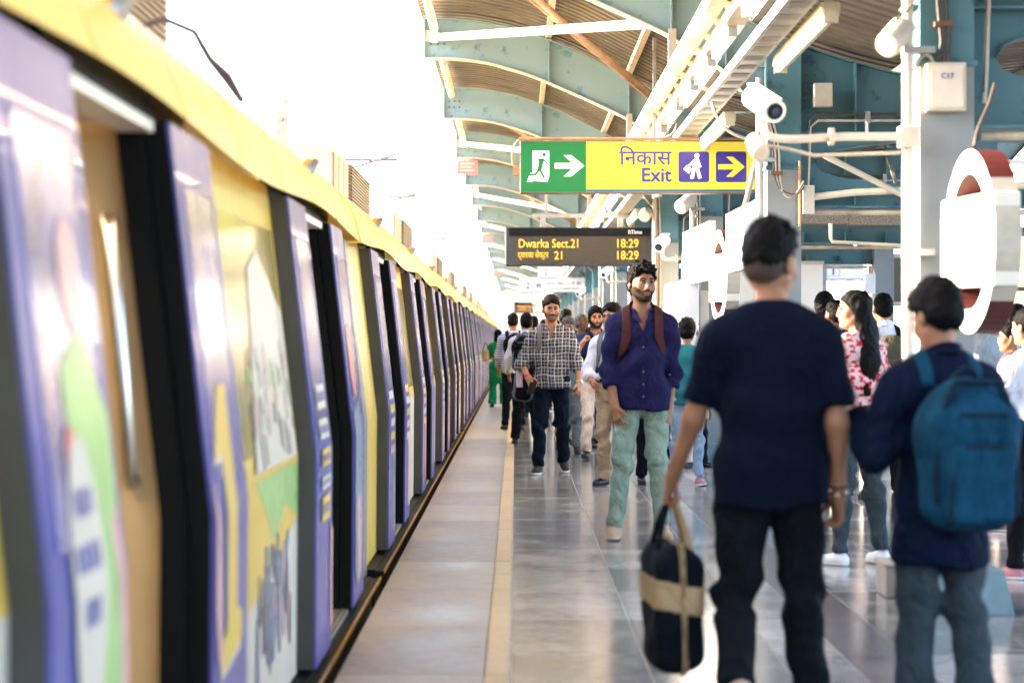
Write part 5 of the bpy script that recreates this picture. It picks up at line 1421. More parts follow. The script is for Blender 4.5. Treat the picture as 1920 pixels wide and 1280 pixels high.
for k, (y, lb) in enumerate(((39.7, 'largest faded red notice hanging from a rib tip beside the white sky'), (67.7, 'middle faded red notice hanging from a rib tip beside the white sky'), (102.7, 'smallest faded red notice far down the canopy edge'))):
    o = empty('red_notice', (-0.79, y - .12, 4.12), 0, lb, 'sign', 'red notices on the canopy edge')
    b = MB(); b.box(-.165, .165, 0, .01, -.115, .115); b.build('plate', mat('faded_red', (0.62, 0.20, 0.18), 0.5, var=0.1, vscale=6), o)
    b = MB()
    for j in range(3): b.box(-.12, .12 - .05 * (j == 1), -.003, -.0005, .05 - j * .055, .075 - j * .055)
    tag(b.build('faint_line', mat('faded_pink', (0.70, 0.42, 0.40), 0.5), o), kind='stuff')
    b = MB(); b.box(-.10, -.09, 0, .01, .115, .20); b.box(.09, .10, 0, .01, .115, .20); tag(b.build('hanger', galv, o), kind='stuff')

# ------------------------------------------------------------------ lamps under the canopy
tubem = mat('lit_tube', (1, 0.97, 0.9), 0.4, emit=1.6, ecol=(1.0, 0.93, 0.80))
lt = empty('light_trunking', (0, 0, 0), 0, 'long cream light trunking with fluorescent tubes running under the canopy', 'light fitting')
Y_A, Y_B = 1.0, 145.0
def section(k):
    y0 = 1.0 + 7 * k; y1 = y0 + 6.98
    mb = MB(); mb.mi = 0
    mb.box(1.17, 1.27, y0, y1, 3.335, 3.345); mb.box(1.17, 1.18, y0, y1, 3.345, 3.42)
    mb.box(1.30, 1.43, y0, y1, 3.26, 3.34)
    for j in range(9): mb.box(1.265, 1.31, y0 + .3 + j * .78, y0 + .36 + j * .78, 3.30, 3.334)
    mb.mi = 1; mb.box(1.465, 1.63, y0, y1, 3.13, 3.14); mb.box(1.465, 1.472, y0, y1, 3.14, 3.2); mb.box(1.623, 1.63, y0, y1, 3.14, 3.2)
    mb.mi = 2
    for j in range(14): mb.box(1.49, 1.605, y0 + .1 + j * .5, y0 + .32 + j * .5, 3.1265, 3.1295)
    mb.mi = 3
    for x in (1.50, 1.53, 1.57, 1.60): mb.tube([(x, y0, 3.165), (x + .01, y0 + 3.5, 3.16), (x, y1, 3.165)], 0.013, 6)
    return mb
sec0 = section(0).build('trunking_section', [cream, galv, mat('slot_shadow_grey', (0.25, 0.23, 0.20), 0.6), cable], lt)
tb = MB(); tb.tube([(1.355, 0.03, 3.215), (1.355, 1.20, 3.215)], 0.022, 10); tube0 = tb.build('lamp_tube', tubem, lt, smooth=True)
tb = MB(); tb.box(1.325, 1.385, 0.0, 0.03, 3.19, 3.26); tb.box(1.325, 1.385, 1.20, 1.23, 3.19, 3.26); ho0 = tag(tb.build('tube_holder', galv, tube0), kind='stuff')
hg = MB(); hg.box(1.175, 1.235, -.03, .03, 3.345, zb(1.2) + .05); hg.bar((1.2, 0, 3.36), (1.6, 0, 3.16), .03, .03); hg0 = hg.build('trunking_hanger', offwhite, lt); hg0.location.y = 4.62
for k in range(20):
    if k:
        c = sec0.copy(); COL.objects.link(c); c.location.y = 7 * k
    for j in range(4):
        if k or j:
            c = tube0.copy(); COL.objects.link(c); c.location.y = 1.1 + 7 * k + 1.62 * j; h_ = ho0.copy(); COL.objects.link(h_); h_.parent = c
    if k:
        c = hg0.copy(); COL.objects.link(c); c.location.y = 4.62 + 7 * k
tube0.location.y = 1.1
def batten(y, label, x=1.70, z=3.02):
    o = empty('batten_light', (x, y, z), 0, label, 'light fitting', 'batten lights beside the trunking')
    b = MB(); b.box(-.05, .05, 0, 2.5, .02, .09); b.build('housing', cream, o)
    b = MB(); b.tube([(-.02, .05, 0), (-.02, 2.45, 0)], .018, 8); b.build('lamp_tube', mat('cream_tube', (0.85, 0.78, 0.62), 0.35, emit=0.1, ecol=(1, .9, .7)), o, smooth=True)
    b = MB(); b.box(-.04, .04, -.02, .03, -.02, .09); b.box(-.04, .04, 2.47, 2.52, -.02, .09); tag(b.build('end_cap', offwhite, o), kind='stuff')
    for yy in (.4, 2.1):
        b = MB(); b.bar((0, yy, .09), (-.10, yy, .14), .012, .012); b.build('rod', galv, o)
    return o
batten(19.2, 'cream batten light just above the black-lensed white camera'); batten(13.2, 'cream batten light at the top edge right of the bright trunking', 1.72, 3.05)
batten(26.3, 'short cream batten light seen below the Exit sign'); batten(33.4, 'smallest cream batten light behind the departure board bracket')

# ------------------------------------------------------------------ poles, cameras, loudspeakers on the columns
polem = mat('pole_white', (0.52, 0.45, 0.37), 0.35, var=0.06, vscale=5)
for k in range(1, 8):
    mb = MB(); y = RY[k] - .21
    mb.tube([(1.862, y, 0.002), (1.862, y, 3.3)], 0.027, 12)
    po = mb.build('conduit_pole', polem, canopy, smooth=True)
    mb = MB()
    for zz in (0.9, 1.7, 2.66): mb.box(1.84, 1.99, y - .03, y + .062, zz, zz + .03)
    tag(mb.build('pole_clip', galv, po), kind='stuff')

def cctv(y, label, z=2.26, reach=1.19, aim=(0.30, -1.0, -0.36), length=0.30, hood=True):
    o = empty('security_camera', (1.862, y, z), 0, label, 'security camera', 'security cameras on the column poles')
    xr = reach - 1.862
    b = MB(); b.tube([(0, -.06, 0), (xr * .45, -.06, 0), (xr * .8, -.06, -.012)] + bez((xr * .82, -.06, -.012), (xr * 1.0, -.06, -.012), (xr * 1.02, -.06, 0.0), (xr * 1.03, -.06, .07), 8), 0.020, 10); b.build('arm', polem, o, smooth=True)
    b = MB(); b.box(-.045, .045, -.075, .03, -.05, .05); b.build('clamp', offwhite, o, bevel=.004)
    b = MB(); b.tube([(xr * .55 - .012, -.06, 0), (xr * .55 + .012, -.06, 0)], .042, 12); b.build('flange', offwhite, o)
    b = MB(); b.tube([(xr * .30, -.06, .0), (xr * .30, -.06, .07)], .005, 6); b.build('pin', galv, o)
    d = Vector(aim).normalized(); c = Vector((xr * 1.03, -.06, .155)); L_ = length
    fr = c + d * L_ * .5; bk = c - d * L_ * .5
    b = MB(); b.tube([bk, bk + d * .02, fr - d * .03, fr], [.045, .056, .056, .056], 20); bo = b.build('housing', white, o, smooth=True)
    b = MB(); b.tube([fr + d * .0005, fr + d * .004], .040, 18); b.build('lens_window', blackm, bo, smooth=False); b = MB(); b.tube([fr + d * .0045, fr + d * .008], .020, 14); b.build('lens', mat('lens_glass', (0.02, 0.025, 0.05), 0.05, coat=1), bo)
    u = d.cross(Vector((1, 0, 0))).normalized(); u = u if u.z > 0 else -u
    b = MB(); q = Vector((.75, 0, 0)) if hood else Vector((.4, 0, 0))
    b.add([bk + u * .060 - q * .06, bk + u * .060 + q * .06, fr + d * .02 + u * .060 + q * .06, fr + d * .02 + u * .060 - q * .06, bk + u * .064 - q * .06, bk + u * .064 + q * .06, fr + d * .02 + u * .064 + q * .06, fr + d * .02 + u * .064 - q * .06], [(0, 1, 2, 3), (7, 6, 5, 4), (0, 4, 5, 1), (1, 5, 6, 2), (2, 6, 7, 3), (3, 7, 4, 0)])
    b.build('sun_hood', white, bo)
    b = MB(); b.box(xr * 1.03 - .025, xr * 1.03 + .025, -.085, -.035, .065, .115); b.build('bracket', offwhite, o)
    return o
cctv(RY[1] - .21, 'largest white security camera, black round lens facing us, on a long arm', hood=False)
cctv(RY[3] - .21, 'beige security camera on a bent arm right of the departure board', 2.16, 1.55, (-0.35, -1, -.35))
cctv(RY[5] - .21, 'small white security camera above the wide platform 2 sign', 2.25, 1.50, (-0.55, -1, -.4))
cctv(RY[7] - .21, 'tiny white security camera on an arm far down the platform', 2.2, 1.45, (-0.6, -1, -.4))

def speaker(x, y, z, aim, label, L_=0.19, r=.062, mount=(0.10, 0.0, 0.06)):
    o = empty('loudspeaker', (x, y, z), 0, label, 'loudspeaker', 'cylindrical loudspeakers on the columns')
    d = Vector(aim).normalized(); a = -d * L_ / 2; c = d * L_ / 2
    b = MB(); b.tube([a, a + d * .012, c - d * .01, c], [r * .8, r, r, r * .96], 22); bo = b.build('housing', offwhite, o, smooth=True)
    b = MB(); b.tube([c + d * .0005, c + d * .006], [r * .84, r * .78], 20); b.build('grille', offwhite, bo)
    m_ = Vector(mount); b = MB(); b.bar((0, r * .98, 0), m_ + Vector((0, .02, 0)), .012, .03); b.bar(m_ * .2 + Vector((0, r, 0)), m_ + Vector((0, .02, -.02)), .03, .01); b.build('bracket', galv, o)
    b = MB(); b.tube(bez((0, 0, r), (.03, .02, r + .08), (.08, .02, r + .02), (m_.x, .03, m_.z + .16), 8), .006, 6); b.build('cable', cable, o, smooth=True)
    return o
speaker(1.79, RY[1] - .28, 2.73, (-.55, -.75, -.6), 'largest cream cylinder loudspeaker at the top beside the near pole')
speaker(1.145, RY[1] - .25, 2.215, (.12, -.85, -.55), 'cream cylinder loudspeaker hanging just under the largest security camera', .135, .046, (0.03, .02, .05))
speaker(1.79, RY[3] - .28, 2.74, (-.6, -.7, -.5), 'white cylinder loudspeaker under the right part of the Exit sign', .24, .075)
speaker(1.74, RY[4] - .28, 2.98, (-.2, -.9, -.3), 'grimy round loudspeaker just above the departure board', .2, .08)
b = MB(); b.tube([(1.14, RY[1] - .2, 2.235), (1.30, RY[1] - .2, 2.205), (1.42, RY[1] - .2, 2.175), (1.86, RY[1] - .2, 2.19)], .0085, 7)
tag(b.build('thin_conduit', conduit, smooth=True), 'thin grey conduit running from the pole to the hanging loudspeaker', 'conduit')

jb = empty('junction_box', (2.045, RY[1] - .15, 2.5), 0, 'beige electrical box marked C17 on the near grey column', 'electrical box')
b = MB(); b.box(-.092, .092, -.085, -.001, -.115, .115); b.build('case', mat('box_beige', (0.56, 0.47, 0.36), 0.45, var=0.08, vscale=8), jb, bevel=.006)
b = MB(); b.box(-.078, .078, -.091, -.0851, -.10, .10); b.build('lid', mat('box_lid', (0.62, 0.53, 0.42), 0.45, var=0.08, vscale=8), jb, bevel=.003)
text('lettering', 'C17', .036, (-.030, -.092, .038), FR, s_vio, jb)
for x in (-.03, -.01, .012):
    b = MB(); b.tube([(x, -.05, .115), (x, -.05, .14), (x + .01, -.04, .22), (x - .005, -.03, .40), (x, -.03, .8)], .0085, 7); b.build('cable', cable, jb, smooth=True)
b = MB(); b.box(-.05, .035, -.05, -.001, .29, .315); b.build('cable_clip', mat('rusty_clip', (0.14, 0.06, 0.03), 0.7), jb)
b = MB(); b.tube(bez((-.06, -.05, .115), (-.07, -.05, .17), (-.12, -.05, .17), (-.14, -.05, .1), 8), .009, 7); b.build('side_cable', conduit, jb, smooth=True)

eb = empty('meter_box', (2.21, RY[2] - .12, 2.37), 0, 'small cream box on the right flank of the second column', 'electrical box')
b = MB(); b.box(-.015, .075, -.1, .02, -.11, .11); b.build('case', offwhite, eb, bevel=.005)
b = MB(); b.tube([(-.035, -.05, -.2), (-.035, -.05, .3)], .012, 8); b.build('pipe', brownpipe, eb, smooth=True)
bx = empty('speaker_box', (1.79, RY[2] - .35, 2.13), 0, 'white box with a stained side, left of the second column', 'box')
b = MB(); b.box(-.07, .045, -.1, .30, -.13, .13); b.build('case', white, bx, bevel=.006); b = MB(); b.box(.0455, .05, -.09, .29, -.12, .12); b.build('stained_side', mat('stained', (0.5, 0.42, 0.33), 0.7, var=0.5, vscale=30), bx)
# cable loops on the second column
cb = empty('cable_bundle', (0, RY[2] - .2, 0), 0, 'bundle of grey cables looping down the second column', 'cables')
for k in range(4):
    o_ = k * .014
    b = MB(); pts = bez((1.62, 0, 3.16), (1.86 + o_, -.02, 3.16), (1.95 + o_, -.03, 3.0), (1.97 + o_, -.03, 2.7), 10) + bez((1.97 + o_, -.03, 2.66), (1.96 + o_, -.03, 2.38 - o_), (2.16 - o_, -.03, 2.36 - o_), (2.20, -.03, 2.47 + o_), 10)
    b.tube(pts, .0095, 7); b.build('cable', (cable, conduit, cable, conduit)[k], cb, smooth=True)
b = MB(); b.tube(bez((1.50, 0, 3.12), (1.56, -.02, 2.86), (1.70, -.02, 2.86), (1.87, -.02, 2.80), 12), .012, 7); b.build('loose_cable', conduit, cb, smooth=True)
b = MB(); b.box(1.945, 2.04, -.06, -.01, 2.56, 2.585); b.build('cable_clip', mat('rusty_clip', (0.14, 0.06, 0.03), 0.7), cb)
for k in (3, 4, 5):
    cb2 = empty('column_cables', (0, RY[k] - .2, 0), 0, ('brown vertical cables on the third column above the white boards', 'dark cables clipped to the fourth column beside the departure board', 'thin cables on the fifth column, seen under the departure board')[k - 3], 'cables', 'cables on the farther columns')
    for j in range(3):
        b = MB(); b.tube([(1.90 + .02 * j, -.01, 1.6), (1.905 + .02 * j, -.01, 2.5), (1.89 + .02 * j, -.01, 3.2)], .009, 6); b.build('cable', (brownpipe, cable, conduit)[j], cb2, smooth=True)

# pipes under the second deep beam
pp = empty('cream_pipe', (0, RY[2] - .16, 0), 0, 'cream pipes under the second deep beam, one level and one slanting', 'pipe')
b = MB(); b.tube([(2.2, 0, 2.385), (2.6, 0, 2.43), (4.8, 0, 2.52)], .028, 10); b.build('level_pipe', cream, pp, smooth=True)
b = MB(); b.tube([(2.36, -.04, 2.71), (3.05, -.04, 2.36)], .024, 10); b.build('slanting_pipe', offwhite, pp, smooth=True)

# ------------------------------------------------------------------ roundel signs and name boards
def roundel(x, y, z, D, yaw, label):
    o = empty('roundel_sign', (x, y, z), R(yaw), label, 'sign', 'ring shaped station signs')
    ro, ri, t = D / 2, D * .5 * .74, .06
    n = 44
    def ringmesh(ro, ri, t, flt):
        mb = MB()
        for i in range(n):
            a, c = 2 * PI * i / n, 2 * PI * (i + 1) / n
            P = lambda r, q, xx: (xx, r * .92 * math.sin(q), r * math.cos(q))
            for r0, r1, x0, x1 in ((ri, ro, -t, -t), (ro, ro, -t, t), (ro, ri, t, t), (ri, ri, t, -t)):
                zc = math.cos((a + c) / 2)
                mb.mi = 0 if r0 != r1 else (1 if (abs(zc) > .66 or r0 == ri) else 2)
                mb.add([P(r0, a, x0), P(r1, a, x1), P(r1, c, x1), P(r0, c, x0)], [(0, 1, 2, 3)])
        return mb
    ringmesh(ro, ri, t, 0).build('ring', [white, maroon, offwhite], o)
    b = MB(); b.box(-t - .003, t + .003, -ro * .86, ro * .98, -D * .25, D * .25); b.build('name_bar', mat('bar_cream', (0.74, 0.68, 0.56), 0.4, var=0.04, vscale=5), o, bevel=.006)
    b = MB(); b.box(-t - .007, -t - .0035, -ro * .85, ro * .96, -D * .24, D * .24); fc = b.build('face', white, o)
    b = MB()
    for j, (yy, w_, zz) in enumerate(((.10, .10, .06), (-.08, .16, .085), (.12, .09, -.055), (-.06, .2, -.045))): b.box(-t - .0095, -t - .0072, yy - w_ / 2, yy + w_ / 2, zz, zz + .016)
    tag(b.build('faint_mark', mat('faint_grey', (0.5, 0.5, 0.52), 0.5), fc), kind='stuff')
    return o
r1 = roundel(2.115, 10.98, 1.745, 0.835, 7, 'nearer ring sign with dark red rim, blocking the near column')
b = MB(); b.box(-.04, .04, .36, .44, .0, .2); b.build('mount', galv, r1)
b = MB(); b.tube(bez((0, .1, .44), (.02, .15, .55), (.10, .2, .6), (.16, .3, .75), 8), .010, 7); b.build('feed_cable', cable, r1, smooth=True)
r2 = roundel(1.895, 21.9, 1.86, 0.87, 6, 'farther ring sign with dark red rim among the white name boards')
for yy in (-.2, .3):
    b = MB(); b.tube([(.03, yy, -.3), (.10, yy, -.8), (.16, yy, -1.856)], .03, 10); b.build('leg', conduit, r2, smooth=True)
b = MB(); b.tube([(.20, -.55, 1.15), (.11, -.2, .5), (.06, -.1, .28)], .026, 10); b.build('stay', conduit, r2, smooth=True)
def name_board(x, y0, y1, z0, z1, yaw, label, parent=None):
    o = empty('name_board', (x, (y0 + y1) / 2, 0), R(yaw), label, 'sign', 'white name boards along the columns'); h = (y1 - y0) / 2
    b = MB(); b.box(-.03, .03, -h, h, z0, z1); b.build('case', white, o, bevel=.006)
    b = MB(); b.box(-.034, -.0302, -h + .05, h - .05, z0 + .05, z1 - .05); b.build('face', white, o)
    e = h if y1 > 24 else -h
    b = MB(); b.box(-.015, .06, e, e + (.55 if e > 0 else -.55), z0 + .2, z0 + .24); b.build('bracket', galv, o)
    return o
name_board(1.80, 22.5, 25.1, 1.86, 2.41, 1.5, 'longer blank white name board, sunlit, left of the farther ring sign')
name_board(1.885, 19.4, 21.2, 1.88, 2.40, 1.0, 'shorter blank white name board between the farther ring sign and second column')

cabm = mat('cabinet_white', (0.72, 0.70, 0.66), 0.35, var=0.05, vscale=3)
cb = empty('equipment_cabinet', (1.72, 24.6, 0), 0, 'white metal cabinet standing behind the purple-shirted man', 'cabinet')
b = MB(); b.box(-.16, .14, -.1, .75, .06, 1.88); b.build('body', cabm, cb, bevel=.01)
b = MB(); b.box(-.166, -.1605, -.07, .72, .10, 1.84); b.build('door', cabm, cb, bevel=.002); b = MB(); b.box(-.176, -.1665, .0, .03, .9, 1.05); b.build('handle', bolt_m, cb)
b = MB(); b.box(.145, .24, -.08, .3, .5, 1.80); b.build('side_box', offwhite, cb, bevel=.006); b = MB(); b.box(-.15, .13, -.09, .74, 0.001, .06); b.build('plinth', darkgrey, cb)
pb = empty('perforated_box', (1.80, 25.3, 1.78), 0, 'grey perforated metal box above the white cabinet', 'box')
b = MB(); b.box(-.06, .06, -.08, .1, .12, .42); b.build('case', galv, pb, bevel=.004); b = MB()
for i in range(5):
    for j in range(9): b.box(-.048 + i * .021, -.036 + i * .021, -.084, -.0803, .14 + j * .03, .158 + j * .03)
tag(b.build('hole', darkgrey, pb), kind='stuff')

# stair enclosure in the middle of the platform
hm = mat('hoarding_white', (0.70, 0.64, 0.55), 0.5, var=0.05, vscale=2)
hw = empty('hoarding', (0, 29.5, 0), 0, 'cream panelled wall around the stairs in the middle of the platform', 'wall')
for k in range(3):
    b = MB(); x = 2.55 + k * .40; b.box(x + .004, x + .396, 0, .05, .12, 2.22); b.build('panel', hm, hw, bevel=.003)
b = MB(); b.box(2.55, 3.76, -.01, .06, 0.001, .119); b.build('skirting', s_blu, hw)
b = MB(); b.box(2.55, 3.76, -.01, .06, 2.221, 2.26); b.build('top_rail', offwhite, hw)
for k in range(7):
    b = MB(); y = .06 + k * 1.2; b.box(2.55, 2.60, y, y + 1.19, .02, 2.22); b.build('panel', hm, hw, bevel=.003)
so = empty('stair_roof', (0, 24.0, 0), 0, 'flat grey roof with a speckled concrete edge over the stairs', 'roof')
b = MB(); b.box(2.42, 4.7, .13, 13.5, 2.62, 2.72); b.build('slab', mat('soffit_grey', (0.12, 0.115, 0.11), 0.8, var=0.15, vscale=3), so)
b = MB(); b.box(2.40, 3.30, 0, .12, 2.45, 2.60); b.box(3.303, 4.72, 0, .12, 2.44, 2.59); b.build('edge_beam', mat('speckled_concrete', (0.20, 0.17, 0.13), 0.9, var=0.6, vscale=60), so)
for x in (2.45, 4.6):
    for y in (.2, 13.2):
        b = MB(); b.box(x - .03, x + .03, y, y + .06, 0.001, 2.619); b.build('post', galv, so)
for x in (2.9, 3.9):
    b = MB(); b.bar((x, .5, 2.72), (x, 1.6, 3.36), .03, .03); b.build('hanger', galv, so)
hp_ = MB(); hp_.tube([(3.12, -.05, 2.45), (3.12, -.05, 2.30), (3.14, -.05, 2.27), (4.6, -.05, 2.19)], .018, 8); hp_.build('drain_pipe', cream, so, smooth=True)

mo = empty('monitor', (5.33, 33.0, 2.12), 0, 'dark driver monitor in a cream frame beside the near column', 'monitor')
b = MB(); b.box(-.2, .2, 0, .16, -.36, .36); b.build('case', cream, mo, bevel=.03); b = MB(); b.box(-.165, .165, -.005, -.0005, -.30, .30); b.build('screen', mat('monitor_glass', (0.012, 0.014, 0.018), 0.12), mo)
b = MB(); b.box(-.02, .02, .06, .10, .36, 1.2); b.build('hanger', galv, mo)
wb = empty('wall_box', (4.76, 32.5, 2.05), 0, 'small white box on the round-edged teal column at the right', 'box'); b = MB(); b.box(-.08, .06, -.1, .02, -.14, .14); b.build('case', white, wb, bevel=.006); b = MB(); b.tube([(0, -.04, .14), (0, -.04, .25)], .03, 8); b.build('cap', brownpipe, wb)
ap = empty('advert_panel', (6.55, 30.0, 0), 0, 'glowing amber advert panel at the right edge of the picture', 'advert panel')
b = MB(); b.box(-.45, .45, 0, .14, .5, 2.7); b.build('case', darkgrey, ap, bevel=.01)
for k in range(3):
    b = MB(); b.box(-.41, .41, -.006, -.0005, .6 + k * .68, 1.22 + k * .68); b.build('lit_panel', mat('amber_lit', (0.85, 0.55, 0.2), 0.4, emit=.35, ecol=(1, .66, .25)), ap)
for x in (-.3, .3):
    b = MB(); b.box(x - .03, x + .03, .03, .11, 0.001, .5); b.build('leg', galv, ap)
for k, (x, y, z, lb) in enumerate(((4.6, 23.0, 2.93, 'white tube lamp at the right edge above the amber panel'), (5.0, 23.5, 2.52, 'lower white tube lamp at the right edge'))):
    o = empty('tube_light', (x, y, z), 0, lb, 'light fitting', 'tube lamps over the right platform'); b = MB(); b.tube([(0, 0, 0), (1.2, 0, 0)], .03, 10); b.build('lamp_tube', tubem, o, smooth=True)
    b = MB(); b.box(0, 1.2, -.02, .04, .031, .08); b.build('housing', white, o); b = MB(); b.bar((.3, .0, .08), (.3, 0, zt(x) if k else 3.3), .012, .012); b.bar((.9, .0, .08), (.9, 0, 3.3), .012, .012); tag(b.build('rod', galv, o), kind='stuff')
st = empty('stone_kerb', (1.975, 12.3, 0), 0, 'low cream stone kerb on the floor behind the near column', 'kerb')
b = MB(); b.box(-.11, .11, -.12, .22, 0.001, .155); b.build('block', mat('kerb_stone', (0.36, 0.31, 0.25), 0.4, var=0.1, vscale=6), st, bevel=.008)
b = MB(); b.box(-.12, .12, -.13, .23, .156, .175); b.build('cap', mat('kerb_cap', (0.40, 0.35, 0.28), 0.35, var=0.1, vscale=6), st, bevel=.006)

# ------------------------------------------------------------------ left of the train: overhead line gear; right: a pale building
for k, (y, lb) in enumerate(((43, 'nearest overhead line bracket, faint against the white sky'), (54, 'second overhead line bracket with a level tube, faint in the sky'), (77, 'farthest overhead line bracket beyond the carriage roofs'))):
    o = empty('overhead_bracket', (-5.0, y, 0), 0, lb, 'overhead line bracket', 'overhead line brackets beyond the train'); gm = mat('faint_steel', (0.14, 0.135, 0.145), 0.6, spec=.2)
    b = MB(); b.tube([(0, 0, -1.3), (0, 0, 5.4)], .09, 10); b.build('mast', gm, o, smooth=True)
    b = MB(); b.tube([(0, 0, 4.5), (2.9, 0, 4.5)], .026, 8); b.build('level_tube', gm, o, smooth=True)
    b = MB(); b.tube([(0, 0, 3.7), (2.95, 0, 4.62)], .022, 8); b.build('slanting_tube', gm, o, smooth=True)
    b = MB(); b.tube([(2.6, 0, 4.5), (2.62, 0, 4.2), (2.7, 0, 4.1)], .014, 7)
    b.build('registration_arm', gm, o, smooth=True)
    b = MB(); b.tube([(2.45 + .02 * i, 0, 4.5) for i in range(9)], [.03, .05, .03, .05, .03, .05, .03, .05, .03], 8); b.build('insulator', mat('insulator_brown', (0.3, 0.22, 0.2), 0.4), o)
cw = MB(); cw.tube([(-2.35, -30, 4.05), (-2.35, 250, 4.05)], .007, 6); tag(cw.build('contact_wire', mat('copper_wire', (0.3, 0.22, 0.18), 0.5)), 'thin overhead contact wire above the carriage roofs', 'wire')
b = MB(); b.tube([(-1.36, 16.4, 2.37), (-1.25, 16.6, 2.44), (-1.17, 16.8, 2.42), (-1.14, 17.0, 2.345), (-1.09, 17.1, 2.29), (-1.05, 17.25, 2.215)], [.008, .010, .010, .012, .020, .012], 7); b.build('roof_cable', mat('roof_cable_sheath', (0.08, 0.05, 0.06), 0.6), c1, smooth=True)
b = MB(); b.box(-1.68, -1.60, 3.3, 3.36, 2.36, 2.98); b.tube([(-1.64, 3.298, 2.84), (-1.64, 3.285, 2.84)], .012, 8); b.build('roof_post', galv, c2)

fac = mat('pale_plaster', (0.78, 0.66, 0.55), 0.8, var=0.06, vscale=0.4); wind = mat('pale_glass', (0.50, 0.46, 0.44), 0.25)
bd = empty('pale_building', (24, 125, -9.0), 0, 'pale arcaded building beyond the right platform, washed out by light', 'building')
b = MB(); b.box(-6.5, 10, -45, 45, 0, 21); b.build('wall', fac, bd)
for fl in range(5):
    for k in range(16):
        y = -43 + k * 5.5; z = 2 + fl * 3.8
        pts = [(y, z), (y + 2.6, z)] + [(y + 1.3 + 1.3 * math.cos(a), z + 1.6 + .9 * math.sin(a)) for a in np.linspace(0, PI, 9)]
        b = MB(); b.prism(pts, 'x', -6.62, -6.505); 
        fr = b.build('window', wind, bd); 
        b = MB(); b.box(-6.75, -6.505, y - .15, y + 2.75, z - .22, z - .02); b.build('sill', fac, fr)
b = MB()
for fl in range(6): b.box(-6.9, -6.505, -45, 45, 1.0 + fl * 3.8, 1.25 + fl * 3.8)
tag(b.build('floor_band', fac, bd), kind='stuff')
# ------------------------------------------------------------------ people
navy = fabric('navy_jersey', (0.0016, 0.0042, 0.0125), bump=0.28)
charcoal = fabric('charcoal_trouser', (0.0055, 0.0070, 0.0090), bump=0.5)
purple = fabric('purple_shirting', (0.0115, 0.0100, 0.046), bump=0.3)
sage = fabric('sage_chino', (0.235, 0.310, 0.245), bump=0.6)
denim_d = fabric('dark_denim', (0.0028, 0.006, 0.013), bump=0.5)
denim_g = fabric('grey_denim', (0.038, 0.052, 0.058), bump=0.55)
denim_l = fabric('pale_denim', (0.26, 0.36, 0.48), bump=0.55)
greyj = fabric('worn_grey_denim', (0.13, 0.145, 0.145), bump=0.6)
beige = fabric('beige_trouser', (0.40, 0.30, 0.19), bump=0.55)
creamt = fabric('cream_trouser', (0.56, 0.47, 0.39), bump=0.5)
whitec = fabric('white_cotton', (0.66, 0.66, 0.72), bump=0.4)
bluep = fabric('dark_blue_shirting', (0.014, 0.028, 0.075), bump=0.35)
jacket = fabric('navy_jacket', (0.0022, 0.0065, 0.0215), bump=0.5)
greenk = fabric('green_kurta', (0.006, 0.16, 0.055), bump=0.5)
tealc = fabric('teal_top_cloth', (0.02, 0.14, 0.17), bump=0.4)
blackc = fabric('black_cloth', (0.0045, 0.0045, 0.006), bump=0.4)
pack_b = fabric('pack_blue_nylon', (0.0045, 0.043, 0.082), bump=0.35, var=0.3)
pack_b2 = fabric('pack_dark_blue', (0.006, 0.020, 0.035), bump=0.2)
pack_k = fabric('pack_black_nylon', (0.0055, 0.006, 0.008), bump=0.4)
pack_g = fabric('pack_grey_nylon', (0.10, 0.12, 0.14), bump=0.4)
pack_o = fabric('pack_olive_nylon', (0.075, 0.066, 0.045), bump=0.4)
brownst = fabric('brown_strap', (0.055, 0.018, 0.016), bump=0.15)
shoe_t = mat('shoe_tan_suede', (0.44, 0.32, 0.20), 0.8, var=0.15, vscale=20, bump=0.2, bscale=60)
sole_t = mat('sole_cream', (0.55, 0.45, 0.33), 0.6); shoe_k = mat('shoe_black_leather', (0.008, 0.008, 0.010), 0.25); sole_k = mat('sole_black', (0.012, 0.012, 0.012), 0.6)
shoe_c = mat('shoe_canvas_black', (0.015, 0.015, 0.016), 0.8); shoe_w = mat('shoe_white', (0.74, 0.74, 0.74), 0.45, var=0.04, vscale=9); sole_w = mat('sole_white', (0.70, 0.69, 0.66), 0.5)
shoe_p = mat('shoe_pink', (0.42, 0.17, 0.20), 0.6); hair_b = mat('dark_brown_hair', (0.010, 0.005, 0.0035), 0.6, spec=0.1, bump=0.6, bscale=110, stretch=(1, 1, 0.3))
hair_g = mat('greying_hair', (0.055, 0.05, 0.048), 0.6, bump=0.6, bscale=110); lace = mat('brown_lace', (0.13, 0.075, 0.045), 0.8)
phone_m = mat('phone_black', (0.010, 0.010, 0.012), 0.2); lens_w = mat('earbud_white', (0.8, 0.8, 0.8), 0.3)
plaid_m, stripe_m, floral_m, dot_m = plaid(), stripes(), floral(), dotted()
X_ = lambda px, y: (px - 967) * y / FPX

